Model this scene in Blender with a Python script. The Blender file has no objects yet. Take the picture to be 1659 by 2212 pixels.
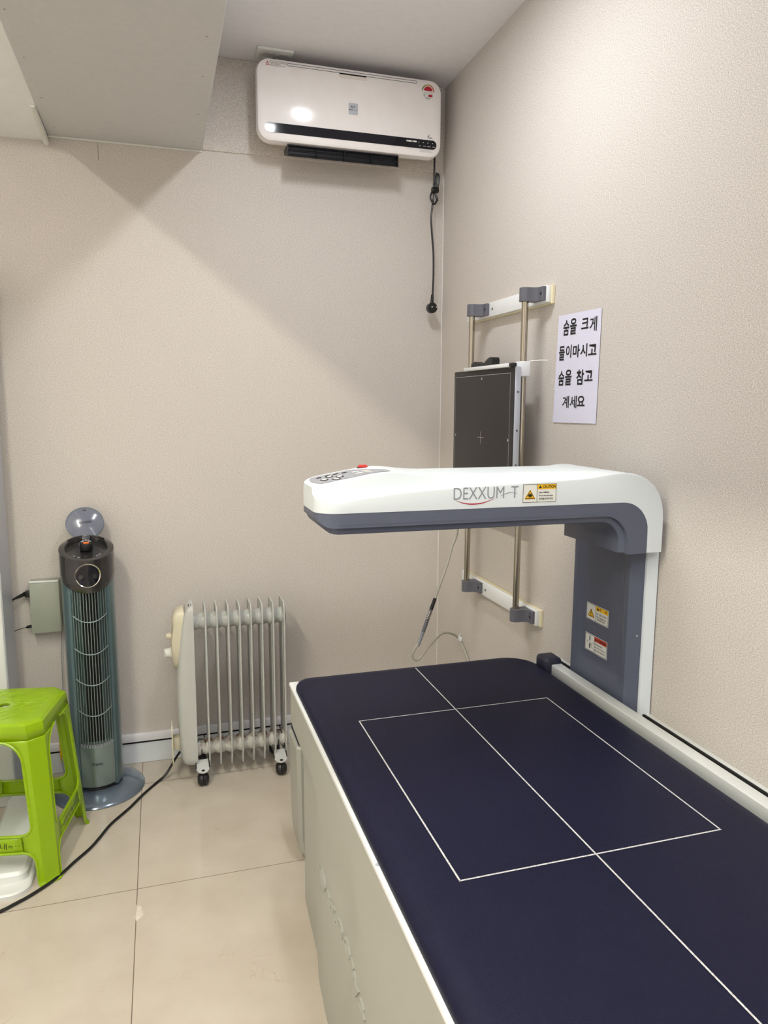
import bpy, bmesh, math, random
from mathutils import Vector, Matrix

sc = bpy.context.scene
COL = sc.collection
PI = math.pi
random.seed(4)

# ------------------------------------------------------------------ camera
cam_d = bpy.data.cameras.new('camera')
cam = bpy.data.objects.new('camera', cam_d); COL.objects.link(cam)
YAW, PITCH, ROLL, FPX = -0.29497, -0.145598, 0.0041766, 1586.025
cam_d.sensor_fit = 'VERTICAL'; cam_d.sensor_height = 32.0
cam_d.lens = FPX * 32.0 / 2212.0
cam_d.clip_start = 0.02
_f = Vector((-math.sin(YAW)*math.cos(PITCH), math.cos(YAW)*math.cos(PITCH), math.sin(PITCH)))
_r = Vector((math.cos(YAW), math.sin(YAW), 0)); _u = _r.cross(_f)
_r2 = _r*math.cos(ROLL) + _u*math.sin(ROLL); _u2 = _r2.cross(_f)
cam.matrix_world = Matrix(((_r2.x, _u2.x, -_f.x, -1.024), (_r2.y, _u2.y, -_f.y, -2.636),
                           (_r2.z, _u2.z, -_f.z, 1.28), (0, 0, 0, 1)))
sc.camera = cam

# ------------------------------------------------------------------ light
w = bpy.data.worlds.new('world'); sc.world = w; w.use_nodes = True
w.node_tree.nodes['Background'].inputs[0].default_value = (1, .96, .9, 1)
w.node_tree.nodes['Background'].inputs[1].default_value = 0.01
vs = sc.view_settings
vs.view_transform = 'Standard'; vs.look = 'None'; vs.gamma = 1; vs.use_curve_mapping = False
vs.exposure = 0.06

def area(name, loc, sx, sy, power, col):
    l = bpy.data.lights.new(name, 'AREA'); l.shape = 'RECTANGLE'; l.size = sx; l.size_y = sy
    l.energy = power; l.color = col
    o = bpy.data.objects.new(name, l); COL.objects.link(o); o.location = loc
    return o
# ceiling tube of the right bay (cool white), and an unseen fill added behind the camera;
# the bare tube under the sloping ceiling of the left bay is built with its fixture below
area('lamp_right_bay', (-0.575, -1.00, 2.388), 0.08, 0.46, 10.3, (.925, .955, 1.0))
area('fill_rear', (-0.75, -3.5, 2.39), 1.2, 0.8, 36.0, (.95, .975, 1.0))
LEFT_TUBE = 235.0

# ------------------------------------------------------------------ materials
def lin(c):
    c /= 255.0
    return c/12.92 if c <= .04045 else ((c+.055)/1.055)**2.4
def rgb(r, g, b): return (lin(r), lin(g), lin(b), 1)

def mat(name, col, rough=.5, metal=0, coat=0, spec=.5):
    m = bpy.data.materials.new(name); m.use_nodes = True
    b = m.node_tree.nodes['Principled BSDF']
    b.inputs['Base Color'].default_value = col
    b.inputs['Roughness'].default_value = rough
    b.inputs['Metallic'].default_value = metal
    b.inputs['Specular IOR Level'].default_value = spec
    if coat: b.inputs['Coat Weight'].default_value = coat; b.inputs['Coat Roughness'].default_value = .08
    return m

def nd(m, t, **kw):
    n = m.node_tree.nodes.new(t)
    for k, v in kw.items(): setattr(n, k, v)
    return n
def lk(m, a, b): m.node_tree.links.new(a, b)

def speckle(m, c1, c2, scale, detail=3, stretch=(1, 1, 1), bump=0, bdist=.001, lo=.35, hi=.65, rot=(0, 0, 0)):
    """two-tone noise colour + optional bump on object coordinates"""
    b = m.node_tree.nodes['Principled BSDF']
    tc = nd(m, 'ShaderNodeNewGeometry')
    mp = nd(m, 'ShaderNodeMapping'); mp.inputs['Scale'].default_value = stretch; mp.inputs['Rotation'].default_value = rot
    lk(m, tc.outputs['Position'], mp.inputs['Vector'])
    nz = nd(m, 'ShaderNodeTexNoise'); nz.inputs['Scale'].default_value = scale; nz.inputs['Detail'].default_value = detail
    lk(m, mp.outputs[0], nz.inputs['Vector'])
    cr = nd(m, 'ShaderNodeValToRGB')
    cr.color_ramp.elements[0].position = lo; cr.color_ramp.elements[0].color = c1
    cr.color_ramp.elements[1].position = hi; cr.color_ramp.elements[1].color = c2
    lk(m, nz.outputs['Fac'], cr.inputs[0]); lk(m, cr.outputs[0], b.inputs['Base Color'])
    if bump:
        bp = nd(m, 'ShaderNodeBump'); bp.inputs['Strength'].default_value = bump; bp.inputs['Distance'].default_value = bdist
        lk(m, nz.outputs['Fac'], bp.inputs['Height']); lk(m, bp.outputs[0], b.inputs['Normal'])
    return m

def bumpy(m, scale, strength, dist=.001, kind='noise', detail=2):
    b = m.node_tree.nodes['Principled BSDF']
    g = nd(m, 'ShaderNodeNewGeometry')
    if kind == 'noise':
        t = nd(m, 'ShaderNodeTexNoise'); t.inputs['Detail'].default_value = detail; out = t.outputs['Fac']
    else:
        t = nd(m, 'ShaderNodeTexVoronoi'); out = t.outputs['Distance']
    t.inputs['Scale'].default_value = scale
    lk(m, g.outputs['Position'], t.inputs['Vector'])
    bp = nd(m, 'ShaderNodeBump'); bp.inputs['Strength'].default_value = strength; bp.inputs['Distance'].default_value = dist
    lk(m, out, bp.inputs['Height']); lk(m, bp.outputs[0], b.inputs['Normal'])
    return m

M = {}
def wallpaper(name):
    """woven fabric-look wallpaper: threads with light/dark slubs and a fine relief"""
    m = mat(name, rgb(200, 184, 168), .85, spec=.2)
    b = m.node_tree.nodes['Principled BSDF']
    g = nd(m, 'ShaderNodeNewGeometry')
    outs = []
    for st, s in (((1, 1, 2.2), 380), ((2.2, 2.2, 1), 380), ((1, 1, 1.8), 250)):
        mp = nd(m, 'ShaderNodeMapping'); mp.inputs['Scale'].default_value = st
        lk(m, g.outputs['Position'], mp.inputs['Vector'])
        t = nd(m, 'ShaderNodeTexNoise'); t.inputs['Scale'].default_value = s; t.inputs['Detail'].default_value = 2
        lk(m, mp.outputs[0], t.inputs['Vector']); outs.append(t.outputs['Fac'])
    a1 = nd(m, 'ShaderNodeMath', operation='ADD'); lk(m, outs[0], a1.inputs[0]); lk(m, outs[1], a1.inputs[1])
    a2 = nd(m, 'ShaderNodeMath', operation='MULTIPLY_ADD'); lk(m, outs[2], a2.inputs[0]); a2.inputs[1].default_value = .6; lk(m, a1.outputs[0], a2.inputs[2])
    mr = nd(m, 'ShaderNodeMapRange'); mr.inputs['From Min'].default_value = 1.0; mr.inputs['From Max'].default_value = 1.6
    lk(m, a2.outputs[0], mr.inputs['Value'])
    cr = nd(m, 'ShaderNodeValToRGB')
    cr.color_ramp.elements[0].color = rgb(178, 167, 157); cr.color_ramp.elements[1].color = rgb(233, 227, 220)
    lk(m, mr.outputs[0], cr.inputs[0]); lk(m, cr.outputs[0], b.inputs['Base Color'])
    bp = nd(m, 'ShaderNodeBump'); bp.inputs['Strength'].default_value = .35; bp.inputs['Distance'].default_value = .0010
    lk(m, a1.outputs[0], bp.inputs['Height']); lk(m, bp.outputs[0], b.inputs['Normal'])
    return m
M['wall'] = wallpaper('woven_wallpaper')
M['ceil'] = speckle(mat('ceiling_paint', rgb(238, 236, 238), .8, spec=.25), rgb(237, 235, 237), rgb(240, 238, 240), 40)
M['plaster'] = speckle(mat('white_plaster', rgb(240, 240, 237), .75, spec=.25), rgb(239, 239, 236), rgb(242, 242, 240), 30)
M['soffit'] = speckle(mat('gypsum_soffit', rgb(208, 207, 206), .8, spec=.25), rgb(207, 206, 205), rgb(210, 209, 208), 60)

def tiles():
    m = mat('polished_tile', rgb(200, 184, 164), .05, spec=.5)
    b = m.node_tree.nodes['Principled BSDF']
    g = nd(m, 'ShaderNodeNewGeometry')
    # cloudy tile body
    n1 = nd(m, 'ShaderNodeTexNoise'); n1.inputs['Scale'].default_value = 7; n1.inputs['Detail'].default_value = 6
    lk(m, g.outputs['Position'], n1.inputs['Vector'])
    c1 = nd(m, 'ShaderNodeValToRGB')
    c1.color_ramp.elements[0].position = .3; c1.color_ramp.elements[0].color = rgb(192, 180, 163)
    c1.color_ramp.elements[1].position = .7; c1.color_ramp.elements[1].color = rgb(204, 193, 177)
    lk(m, n1.outputs['Fac'], c1.inputs[0])
    # thin veins
    n2 = nd(m, 'ShaderNodeTexNoise'); n2.inputs['Scale'].default_value = 11; n2.inputs['Detail'].default_value = 5; n2.inputs['Distortion'].default_value = .8
    lk(m, g.outputs['Position'], n2.inputs['Vector'])
    s = nd(m, 'ShaderNodeMath', operation='SUBTRACT'); lk(m, n2.outputs['Fac'], s.inputs[0]); s.inputs[1].default_value = .42
    ab = nd(m, 'ShaderNodeMath', operation='ABSOLUTE'); lk(m, s.outputs[0], ab.inputs[0])
    lt = nd(m, 'ShaderNodeMapRange'); lt.inputs['From Min'].default_value = 0; lt.inputs['From Max'].default_value = .004
    lt.inputs['To Min'].default_value = .5; lt.inputs['To Max'].default_value = 0
    lk(m, ab.outputs[0], lt.inputs['Value'])
    n3 = nd(m, 'ShaderNodeTexNoise'); n3.inputs['Scale'].default_value = 6; lk(m, g.outputs['Position'], n3.inputs['Vector'])
    st = nd(m, 'ShaderNodeMapRange'); st.inputs['From Min'].default_value = .52; st.inputs['From Max'].default_value = .6
    lk(m, n3.outputs['Fac'], st.inputs['Value'])
    mu = nd(m, 'ShaderNodeMath', operation='MULTIPLY'); lk(m, lt.outputs[0], mu.inputs[0]); lk(m, st.outputs[0], mu.inputs[1])
    mx = nd(m, 'ShaderNodeMix', data_type='RGBA'); lk(m, mu.outputs[0], mx.inputs[0]); lk(m, c1.outputs[0], mx.inputs[6])
    mx.inputs[7].default_value = rgb(160, 138, 116)
    # grout lines on a .57 m grid
    sp = nd(m, 'ShaderNodeSeparateXYZ'); lk(m, g.outputs['Position'], sp.inputs[0])
    gs = []
    for ax, off in ((0, 1.1285), (1, .7345)):
        a = nd(m, 'ShaderNodeMath', operation='ADD'); lk(m, sp.outputs[ax], a.inputs[0]); a.inputs[1].default_value = off + .57*10 + .285
        mo = nd(m, 'ShaderNodeMath', operation='MODULO'); lk(m, a.outputs[0], mo.inputs[0]); mo.inputs[1].default_value = .57
        su = nd(m, 'ShaderNodeMath', operation='SUBTRACT'); lk(m, mo.outputs[0], su.inputs[0]); su.inputs[1].default_value = .285
        aa = nd(m, 'ShaderNodeMath', operation='ABSOLUTE'); lk(m, su.outputs[0], aa.inputs[0])
        le = nd(m, 'ShaderNodeMath', operation='LESS_THAN'); lk(m, aa.outputs[0], le.inputs[0]); le.inputs[1].default_value = .0011
        gs.append(le.outputs[0])
    mm = nd(m, 'ShaderNodeMath', operation='MAXIMUM'); lk(m, gs[0], mm.inputs[0]); lk(m, gs[1], mm.inputs[1])
    m2 = nd(m, 'ShaderNodeMix', data_type='RGBA'); lk(m, mm.outputs[0], m2.inputs[0]); lk(m, mx.outputs[2], m2.inputs[6])
    m2.inputs[7].default_value = rgb(112, 96, 82)
    lk(m, m2.outputs[2], b.inputs['Base Color'])
    ro = nd(m, 'ShaderNodeMapRange'); ro.inputs['To Min'].default_value = .045; ro.inputs['To Max'].default_value = .6
    lk(m, mm.outputs[0], ro.inputs['Value']); lk(m, ro.outputs[0], b.inputs['Roughness'])
    return m
M['tile'] = tiles()
M['plastic'] = mat('white_plastic', rgb(228, 229, 224), .35)
M['armwhite'] = bumpy(mat('arm_white_shell', rgb(213, 219, 221), .38), 900, .05, .0004)
M['armgrey'] = bumpy(mat('arm_slate_shell', rgb(84, 89, 105), .42), 900, .06, .0004)
M['grey'] = mat('grey_plastic', rgb(98, 98, 106), .45)
M['navy'] = bumpy(mat('navy_leatherette', rgb(18, 19, 41), .5, spec=.16), 420, .35, .0007, 'voronoi')
M['navycap'] = mat('navy_end_cap', rgb(34, 34, 50), .5)
M['line'] = speckle(mat('printed_line', rgb(205, 202, 198), .6), rgb(168, 166, 166), rgb(222, 219, 214), 400)
M['black'] = mat('black_plastic', rgb(24, 24, 27), .4)
M['gloss'] = mat('black_gloss', rgb(8, 9, 22), .08)
M['cord'] = mat('black_cord', rgb(16, 16, 17), .35)
M['metal'] = mat('polished_steel', rgb(176, 168, 152), .16, 1)
M['chrome'] = mat('chrome', rgb(220, 214, 205), .1, 1)
M['hole'] = mat('dark_hole', rgb(12, 12, 13), .8)
M['ink'] = mat('black_ink', rgb(18, 18, 20), .7)
M['paper'] = mat('paper', rgb(224, 222, 238), .8, spec=.2)
M['heater'] = speckle(mat('ivory_gloss', rgb(236, 228, 222), .14), rgb(238, 232, 228), rgb(242, 237, 234), 12)
M['heaterback'] = mat('ivory_shell', rgb(226, 216, 206), .4)
M['fanbody'] = mat('teal_grey_lacquer', rgb(86, 110, 116), .3, .35, coat=.5)
M['fanfront'] = mat('silver_green_lacquer', rgb(128, 144, 142), .28, .55, coat=.4)
M['fanhead'] = mat('graphite_lacquer', rgb(48, 46, 46), .22, .3, coat=.6)
M['fanbase'] = mat('blue_grey_lacquer', rgb(108, 120, 134), .2, .35, coat=.6)
M['fanlid'] = mat('smoky_lid', rgb(112, 116, 130), .12, coat=.5)
M['orange'] = mat('orange_button', rgb(236, 120, 40), .4)
M['radiator'] = mat('radiator_enamel', rgb(190, 191, 185), .3, coat=.2)
M['radcream'] = mat('radiator_cream', rgb(208, 200, 174), .35)
M['castorplate'] = mat('castor_plate', rgb(206, 206, 202), .4)
M['green'] = mat('lime_plastic', rgb(142, 177, 4), .24)
M['silver'] = mat('silver_box', rgb(168, 172, 156), .45, .1)
M['yellow'] = mat('caution_yellow', rgb(238, 186, 18), .5)
M['red'] = mat('warning_red', rgb(206, 62, 34), .5)
M['redbtn'] = mat('red_button', rgb(206, 44, 40), .3)
M['crimson'] = mat('crimson_print', rgb(176, 14, 46), .5)
M['label'] = mat('label_white', rgb(224, 224, 216), .5)
M['panelgrey'] = mat('keypad_grey', rgb(150, 151, 158), .4)
M['greyprint'] = mat('grey_print', rgb(140, 144, 152), .4)
M['greenprint'] = mat('green_print', rgb(98, 124, 40), .5)
M['yellowprint'] = mat('yellow_print', rgb(196, 150, 20), .5)
M['orangeprint'] = mat('orange_print', rgb(190, 84, 26), .5)
M['detector'] = bumpy(mat('detector_face', rgb(44, 41, 41), .55), 700, .1, .0003)
M['alu'] = mat('aluminium_edge', rgb(186, 189, 196), .4, .15)
M['cream'] = mat('foam_tape', rgb(236, 226, 190), .8)
M['cable'] = mat('grey_cable', rgb(176, 172, 160), .45)
M['tablewhite'] = bumpy(mat('table_shell', rgb(174, 174, 164), .42), 14, .1, .004)
M['rimwhite'] = mat('rim_white', rgb(236, 237, 236), .35)
M['rail'] = mat('rail_satin', rgb(212, 214, 210), .4, .15)
M['raceway'] = mat('raceway_pvc', rgb(236, 234, 236), .4)
M['base'] = mat('baseboard_pvc', rgb(226, 230, 232), .35)
M['clear'] = mat('clear_collar', rgb(150, 146, 136), .15)
M['wood'] = M['label']
def rusty():
    m = mat('rusted_enamel', rgb(196, 190, 174), .4)
    b = m.node_tree.nodes['Principled BSDF']
    g = nd(m, 'ShaderNodeNewGeometry')
    mp = nd(m, 'ShaderNodeMapping'); mp.inputs['Scale'].default_value = (1, 1, .35)
    lk(m, g.outputs['Position'], mp.inputs['Vector'])
    n = nd(m, 'ShaderNodeTexNoise'); n.inputs['Scale'].default_value = 60; n.inputs['Detail'].default_value = 4
    lk(m, mp.outputs[0], n.inputs['Vector'])
    sp = nd(m, 'ShaderNodeSeparateXYZ'); lk(m, g.outputs['Position'], sp.inputs[0])
    mr = nd(m, 'ShaderNodeMapRange'); mr.inputs['From Min'].default_value = .085; mr.inputs['From Max'].default_value = .135
    mr.inputs['To Min'].default_value = -.4; mr.inputs['To Max'].default_value = .24
    lk(m, sp.outputs[2], mr.inputs['Value'])
    ad = nd(m, 'ShaderNodeMath', operation='ADD'); lk(m, mr.outputs[0], ad.inputs[0]); lk(m, n.outputs['Fac'], ad.inputs[1])
    cr = nd(m, 'ShaderNodeValToRGB')
    cr.color_ramp.elements[0].position = .42; cr.color_ramp.elements[0].color = rgb(206, 204, 194)
    cr.color_ramp.elements[1].position = .78; cr.color_ramp.elements[1].color = rgb(108, 70, 44)
    lk(m, ad.outputs[0], cr.inputs[0]); lk(m, cr.outputs[0], b.inputs['Base Color'])
    return m
M['rust'] = rusty()

# ------------------------------------------------------------------ mesh helpers
class MB:
    """collects shapes in WORLD coordinates, links them as one mesh object"""
    def __init__(s): s.bm = bmesh.new()
    def box(s, x0, x1, y0, y1, z0, z1, bev=0, seg=2, mtx=None):
        t = bmesh.new()
        r = bmesh.ops.create_cube(t, size=1)
        for v in t.verts:
            v.co = Vector(((x0+x1)/2 + v.co.x*(x1-x0), (y0+y1)/2 + v.co.y*(y1-y0), (z0+z1)/2 + v.co.z*(z1-z0)))
        if bev: bmesh.ops.bevel(t, geom=t.edges[:], offset=bev, segments=seg, profile=.5, affect='EDGES', clamp_overlap=True)
        if mtx is not None: t.transform(mtx)
        return s._merge(t)
    def _merge(s, t):
        me = bpy.data.meshes.new('tmp'); t.to_mesh(me); t.free(); s.bm.from_mesh(me); bpy.data.meshes.remove(me); return s
    def cyl(s, p0, p1, r0, r1=None, n=24, cap=True):
        r1 = r0 if r1 is None else r1
        return s.tube([p0, p1], [r0, r1], n, cap)
    def tube(s, pts, rad, n=10, cap=True, closed=False):
        P = [Vector(p) for p in pts]; k = len(P)
        R = rad if isinstance(rad, (list, tuple)) else [rad]*k
        rings = []; prev = None
        for i in range(k):
            if closed: d = P[(i+1) % k]-P[i-1]
            else: d = P[min(i+1, k-1)]-P[max(i-1, 0)]
            d.normalize()
            if prev is None:
                a = Vector((0, 0, 1)) if abs(d.z) < .9 else Vector((1, 0, 0))
                u = d.cross(a).normalized()
            else:
                u = (prev - d*prev.dot(d)).normalized()
            prev = u; v = d.cross(u)
            rings.append([s.bm.verts.new(P[i]+(u*math.cos(2*PI*j/n)+v*math.sin(2*PI*j/n))*R[i]) for j in range(n)])
        m = k if closed else k-1
        for i in range(m):
            A, B = rings[i], rings[(i+1) % k]
            for j in range(n): s.bm.faces.new((A[j], A[(j+1) % n], B[(j+1) % n], B[j]))
        if cap and not closed:
            s.bm.faces.new(rings[0][::-1]); s.bm.faces.new(rings[-1])
        return s
    def loft(s, rings, cap=True, closed=True):
        V = [[s.bm.verts.new(p) for p in r] for r in rings]
        n = len(V[0])
        for A, B in zip(V, V[1:]):
            for j in range(n if closed else n-1):
                q = (A[j], A[(j+1) % n], B[(j+1) % n], B[j])
                try: s.bm.faces.new(q)
                except ValueError: pass
        if cap and closed:
            for r in (V[0][::-1], V[-1]):
                try: s.bm.faces.new(r)
                except ValueError: pass
        return s
    def lathe(s, prof, c, n=48, axis='z'):
        c = Vector(c)
        def pt(r, h, a):
            if axis == 'z': return c+Vector((r*math.cos(a), r*math.sin(a), h))
            if axis == 'x': return c+Vector((h, r*math.cos(a), r*math.sin(a)))
            return c+Vector((r*math.cos(a), h, r*math.sin(a)))
        return s.loft([[pt(max(r, 1e-5), h, 2*PI*j/n) for j in range(n)] for r, h in prof], cap=True)
    def prism(s, poly, off):
        """poly: list of 3d points; extruded by vector off"""
        off = Vector(off)
        return s.loft([[Vector(p) for p in poly], [Vector(p)+off for p in poly]])
    def quad(s, *p):
        s.bm.faces.new([s.bm.verts.new(q) for q in p]); return s
    def map(s, fn):
        for v in s.bm.verts: v.co = fn(v.co.copy())
        return s
    def build(s, name, m, parent=None, smooth=35, solid=0, soff=-1, sub=0, kind=None, label=None):
        bm = s.bm
        bmesh.ops.remove_doubles(bm, verts=bm.verts[:], dist=1e-6)
        bmesh.ops.recalc_face_normals(bm, faces=bm.faces[:])
        me = bpy.data.meshes.new(name)
        lo = Vector([min(v.co[i] for v in bm.verts) for i in range(3)]); hi = Vector([max(v.co[i] for v in bm.verts) for i in range(3)])
        c = (lo+hi)/2
        for v in bm.verts: v.co -= c
        bm.to_mesh(me); bm.free()
        me.materials.append(m)
        o = bpy.data.objects.new(name, me); COL.objects.link(o)
        base = Vector((0, 0, 0)); p = parent
        while p is not None: base += p.location; p = p.parent
        o.location = c-base
        if parent is not None: o.parent = parent
        if smooth:
            for p in me.polygons: p.use_smooth = True
            me.set_sharp_from_angle(angle=math.radians(smooth))
        if solid:
            md = o.modifiers.new('solid', 'SOLIDIFY'); md.thickness = solid; md.offset = soff
        if sub:
            md = o.modifiers.new('sub', 'SUBSURF'); md.levels = sub; md.render_levels = sub
        if kind: o['kind'] = kind
        if label: o['label'] = label
        return o

def thing(name, label, cat, loc, group=None):
    o = bpy.data.objects.new(name, None); COL.objects.link(o); o.location = loc
    o.empty_display_size = .05
    return tag(o, label, cat, group)
def tag(o, label, cat, group=None):
    o['label'] = label; o['category'] = cat
    if group: o['group'] = group
    return o
def struct(o): o['kind'] = 'structure'; return o

def spline(pts, k=8):
    P = [Vector(p) for p in pts]; out = []
    for i in range(len(P)-1):
        a, b, c, d = P[max(i-1, 0)], P[i], P[i+1], P[min(i+2, len(P)-1)]
        for j in range(k):
            t = j/k
            out.append(.5*((2*b)+(c-a)*t+(2*a-5*b+4*c-d)*t*t+(3*b-a-3*c+d)*t**3))
    out.append(P[-1]); return out

_dg = None
def text_pts(body, shear=0, bold=0, res=3):
    """outline mesh of a word from the built-in font, scaled to a unit box; returns verts, faces"""
    f = bpy.data.curves.new('txt', 'FONT'); f.body = body; f.shear = shear; f.offset = bold
    f.resolution_u = res; f.align_x = 'LEFT'
    o = bpy.data.objects.new('txt', f); COL.objects.link(o)
    bpy.context.view_layer.update()
    me = bpy.data.meshes.new_from_object(o.evaluated_get(bpy.context.evaluated_depsgraph_get()))
    V = [v.co.copy() for v in me.vertices]; F = [tuple(p.vertices) for p in me.polygons]
    bpy.data.objects.remove(o); bpy.data.curves.remove(f); bpy.data.meshes.remove(me)
    x0 = min(v.x for v in V); x1 = max(v.x for v in V); y0 = min(v.y for v in V); y1 = max(v.y for v in V)
    return [((v.x-x0)/(x1-x0), (v.y-y0)/(y1-y0)) for v in V], F

def text_into(mb, body, fn, **kw):
    """fn maps unit (u,v) to a world point"""
    V, F = text_pts(body, **kw)
    vs_ = [mb.bm.verts.new(fn(u, v)) for u, v in V]
    for f in F:
        try: mb.bm.faces.new([vs_[i] for i in f])
        except ValueError: pass
    return mb

def rect_fn(o, du, dv):
    o, du, dv = Vector(o), Vector(du), Vector(dv)
    return lambda u, v: o+du*u+dv*v

def rrect(w_, h_, r, n=6):
    """rounded rectangle outline centred at 0"""
    pts = []
    for cx, cy, a0 in ((w_/2-r, h_/2-r, 0), (-w_/2+r, h_/2-r, PI/2), (-w_/2+r, -h_/2+r, PI), (w_/2-r, -h_/2+r, 1.5*PI)):
        for i in range(n+1):
            a = a0+PI/2*i/n; pts.append((cx+r*math.cos(a), cy+r*math.sin(a)))
    return pts

# ================================================================== STRUCTURE
H = 2.40
XL, YF = -3.0, -4.6
struct(MB().box(XL, 0, YF, 0, -.05, 0).build('floor', M['tile'], smooth=0))
struct(MB().box(XL, 0, YF, 0, H, H+.05).build('ceiling', M['ceil'], smooth=0))
struct(MB().box(XL-.1, .1, 0, .1, -.05, H+.05).build('wall_back', M['wall'], smooth=0))
struct(MB().box(0, .1, YF-.1, 0, -.05, H+.05).build('wall_right', M['wall'], smooth=0))
struct(MB().box(XL-.1, XL, YF-.1, 0, -.05, H+.05).build('wall_left', M['ceil'], smooth=0))
struct(MB().box(XL, 0, YF-.1, YF, -.05, H+.05).build('wall_front', M['ceil'], smooth=0))
# dropped soffit box (underside of a stair) with its nail marks
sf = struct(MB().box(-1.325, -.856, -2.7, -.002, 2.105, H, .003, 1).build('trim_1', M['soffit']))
for i, (x, y) in enumerate(((-1.304, -.553), (-1.305, -.781), (-1.299, -.307), (-1.295, -.085), (-.888, -.789), (-.886, -.575), (-.884, -.316), (-.886, -.082))):
    MB().cyl((x, y, 2.1046), (x, y, 2.1062), .0028, n=10).build('nail_mark', M['panelgrey'], sf)
# caulked joint of the soffit and the back wall, and the plaster bead at its left end
MB().box(-1.325, -.856, -.006, -.0005, 2.1, 2.106, .002, 1).build('caulk_line', M['label'], sf)
# sloping ceiling left of the soffit
prof = [(0, 2.088), (-.03, 2.086), (-.08, 2.088), (-.16, 2.094), (-.24, 2.105), (-.4, 2.141), (-.7, 2.216), (-1.0, 2.293), (-1.42, 2.4)]
mb = MB(); mb.loft([[(XL, y, z), (-1.325, y, z), (-1.325, min(y, -.0), H+.02), (XL, y, H+.02)] for y, z in prof])
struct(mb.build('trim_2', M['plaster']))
mb = MB(); mb.tube(spline([(-1.332, -.24, 2.108), (-1.331, -.14, 2.095), (-1.329, -.06, 2.087), (-1.328, -.012, 2.079)]), .008, 8)
struct(mb.build('trim_3', M['label']))
# slightly proud upper panel of the back wall behind the heater
struct(MB().box(-.856, -.006, -.006, .004, 2.108, H, .002, 1).build('trim_4', M['wall']))
# vertical sheet joint under the soffit
struct(MB().box(-1.1795, -1.1785, -.0008, .001, 2.045, 2.105).build('trim_5', M['grey'], smooth=0))
# skirting with cable raceway above
struct(MB().box(XL, 0, -.008, 0, 0, .0815, .002, 1).build('baseboard_back', M['base']))
struct(MB().box(XL, 0, -.0092, .001, .0765, .0835).build('trim_8', M['hole'], smooth=0))  # dark strip standing in for the dirt line and shadow gap under the raceway
rw = struct(MB().box(XL, 0, -.016, 0, .084, .113, .003, 2).build('trim_6', M['raceway']))
struct(MB().box(-.008, 0, YF, -.01, 0, .082, .002, 1).build('baseboard_right', M['base']))
# caulk down the room corner
struct(MB().box(-.0016, 0, -.0016, 0, .12, 2.1).build('trim_7', M['plaster'], smooth=0))

# bare fluorescent tube of the left bay (beyond the left edge of the picture)
def emitter(name, col, strength):
    m = bpy.data.materials.new(name); m.use_nodes = True; nt = m.node_tree; nt.nodes.clear()
    e = nt.nodes.new('ShaderNodeEmission'); e.inputs[0].default_value = (*col, 1); e.inputs[1].default_value = strength
    o = nt.nodes.new('ShaderNodeOutputMaterial'); nt.links.new(e.outputs[0], o.inputs[0]); return m
t = thing('tube_light', 'bare fluorescent tube under the sloping ceiling of the left bay', 'lamp', (-1.625, -1.95, 2.36))
MB().cyl((-1.625, -1.37, 2.345), (-1.625, -2.53, 2.345), .013, n=16).build('tube', emitter('tube_glow', (1.0, .97, .82), LEFT_TUBE), t)
for y in (-1.36, -2.54): MB().box(-1.64, -1.61, y-.012, y+.012, 2.328, 2.40, .003, 1).build('lamp_holder', M['plastic'], t)

# ================================================================== CEILING OUTLET
t = thing('wall_outlet', 'white double power socket on the ceiling above the wall heater', 'socket', (-.625, -.086, H))
MB().box(-.683, -.567, -.122, -.050, H-.009, H, .003, 2).build('faceplate', M['plastic'], t)
for x in (-.650, -.600):
    so = MB().lathe([(.0215, -.0005), (.0225, -.002), (.0205, -.003), (.019, .004), (.0, .004)], (x, -.086, H-.0095), 28).build('socket', M['castorplate'], t)
    for dx in (-.007, .007):
        MB().cyl((x+dx, -.086, H-.0062), (x+dx, -.086, H-.004), .0028, n=10).build('pin_hole', M['hole'], so)

# ================================================================== WALL HEATER
HX0, HX1, HZ0, HZ1, HY = -.690, -.062, 2.117, 2.366, -.13
t = thing('wall_heater', 'ivory wall heater with a black display strip, high in the corner', 'heater', (-.375, 0, HZ0))
hw, hh = HX1-HX0, HZ1-HZ0; cx, cz = (HX0+HX1)/2, (HZ0+HZ1)/2
mb = MB()
rings = []
for y, sh, dz in ((-.008, .030, .006), (-.03, .026, .006), (-.095, .012, .003), (-.105, .010, .002)):
    rings.append([(cx+p[0], y, cz+p[1]+dz) for p in rrect(hw-2*sh+.02, hh-2*sh+.02, .045, 8)])
mb.loft(rings); mb.build('body', M['heaterback'], t)
rings = []
for y, sh in ((-.098, .0), (-.118, .0), (-.126, .003), (HY, .010)):
    rings.append([(cx+p[0], y, cz+p[1]) for p in rrect(hw-2*sh, hh-2*sh, .042-sh*.6, 8)])
mb = MB(); mb.loft(rings); mb.build('front_panel', M['heater'], t)
yf = HY-.0012
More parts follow.
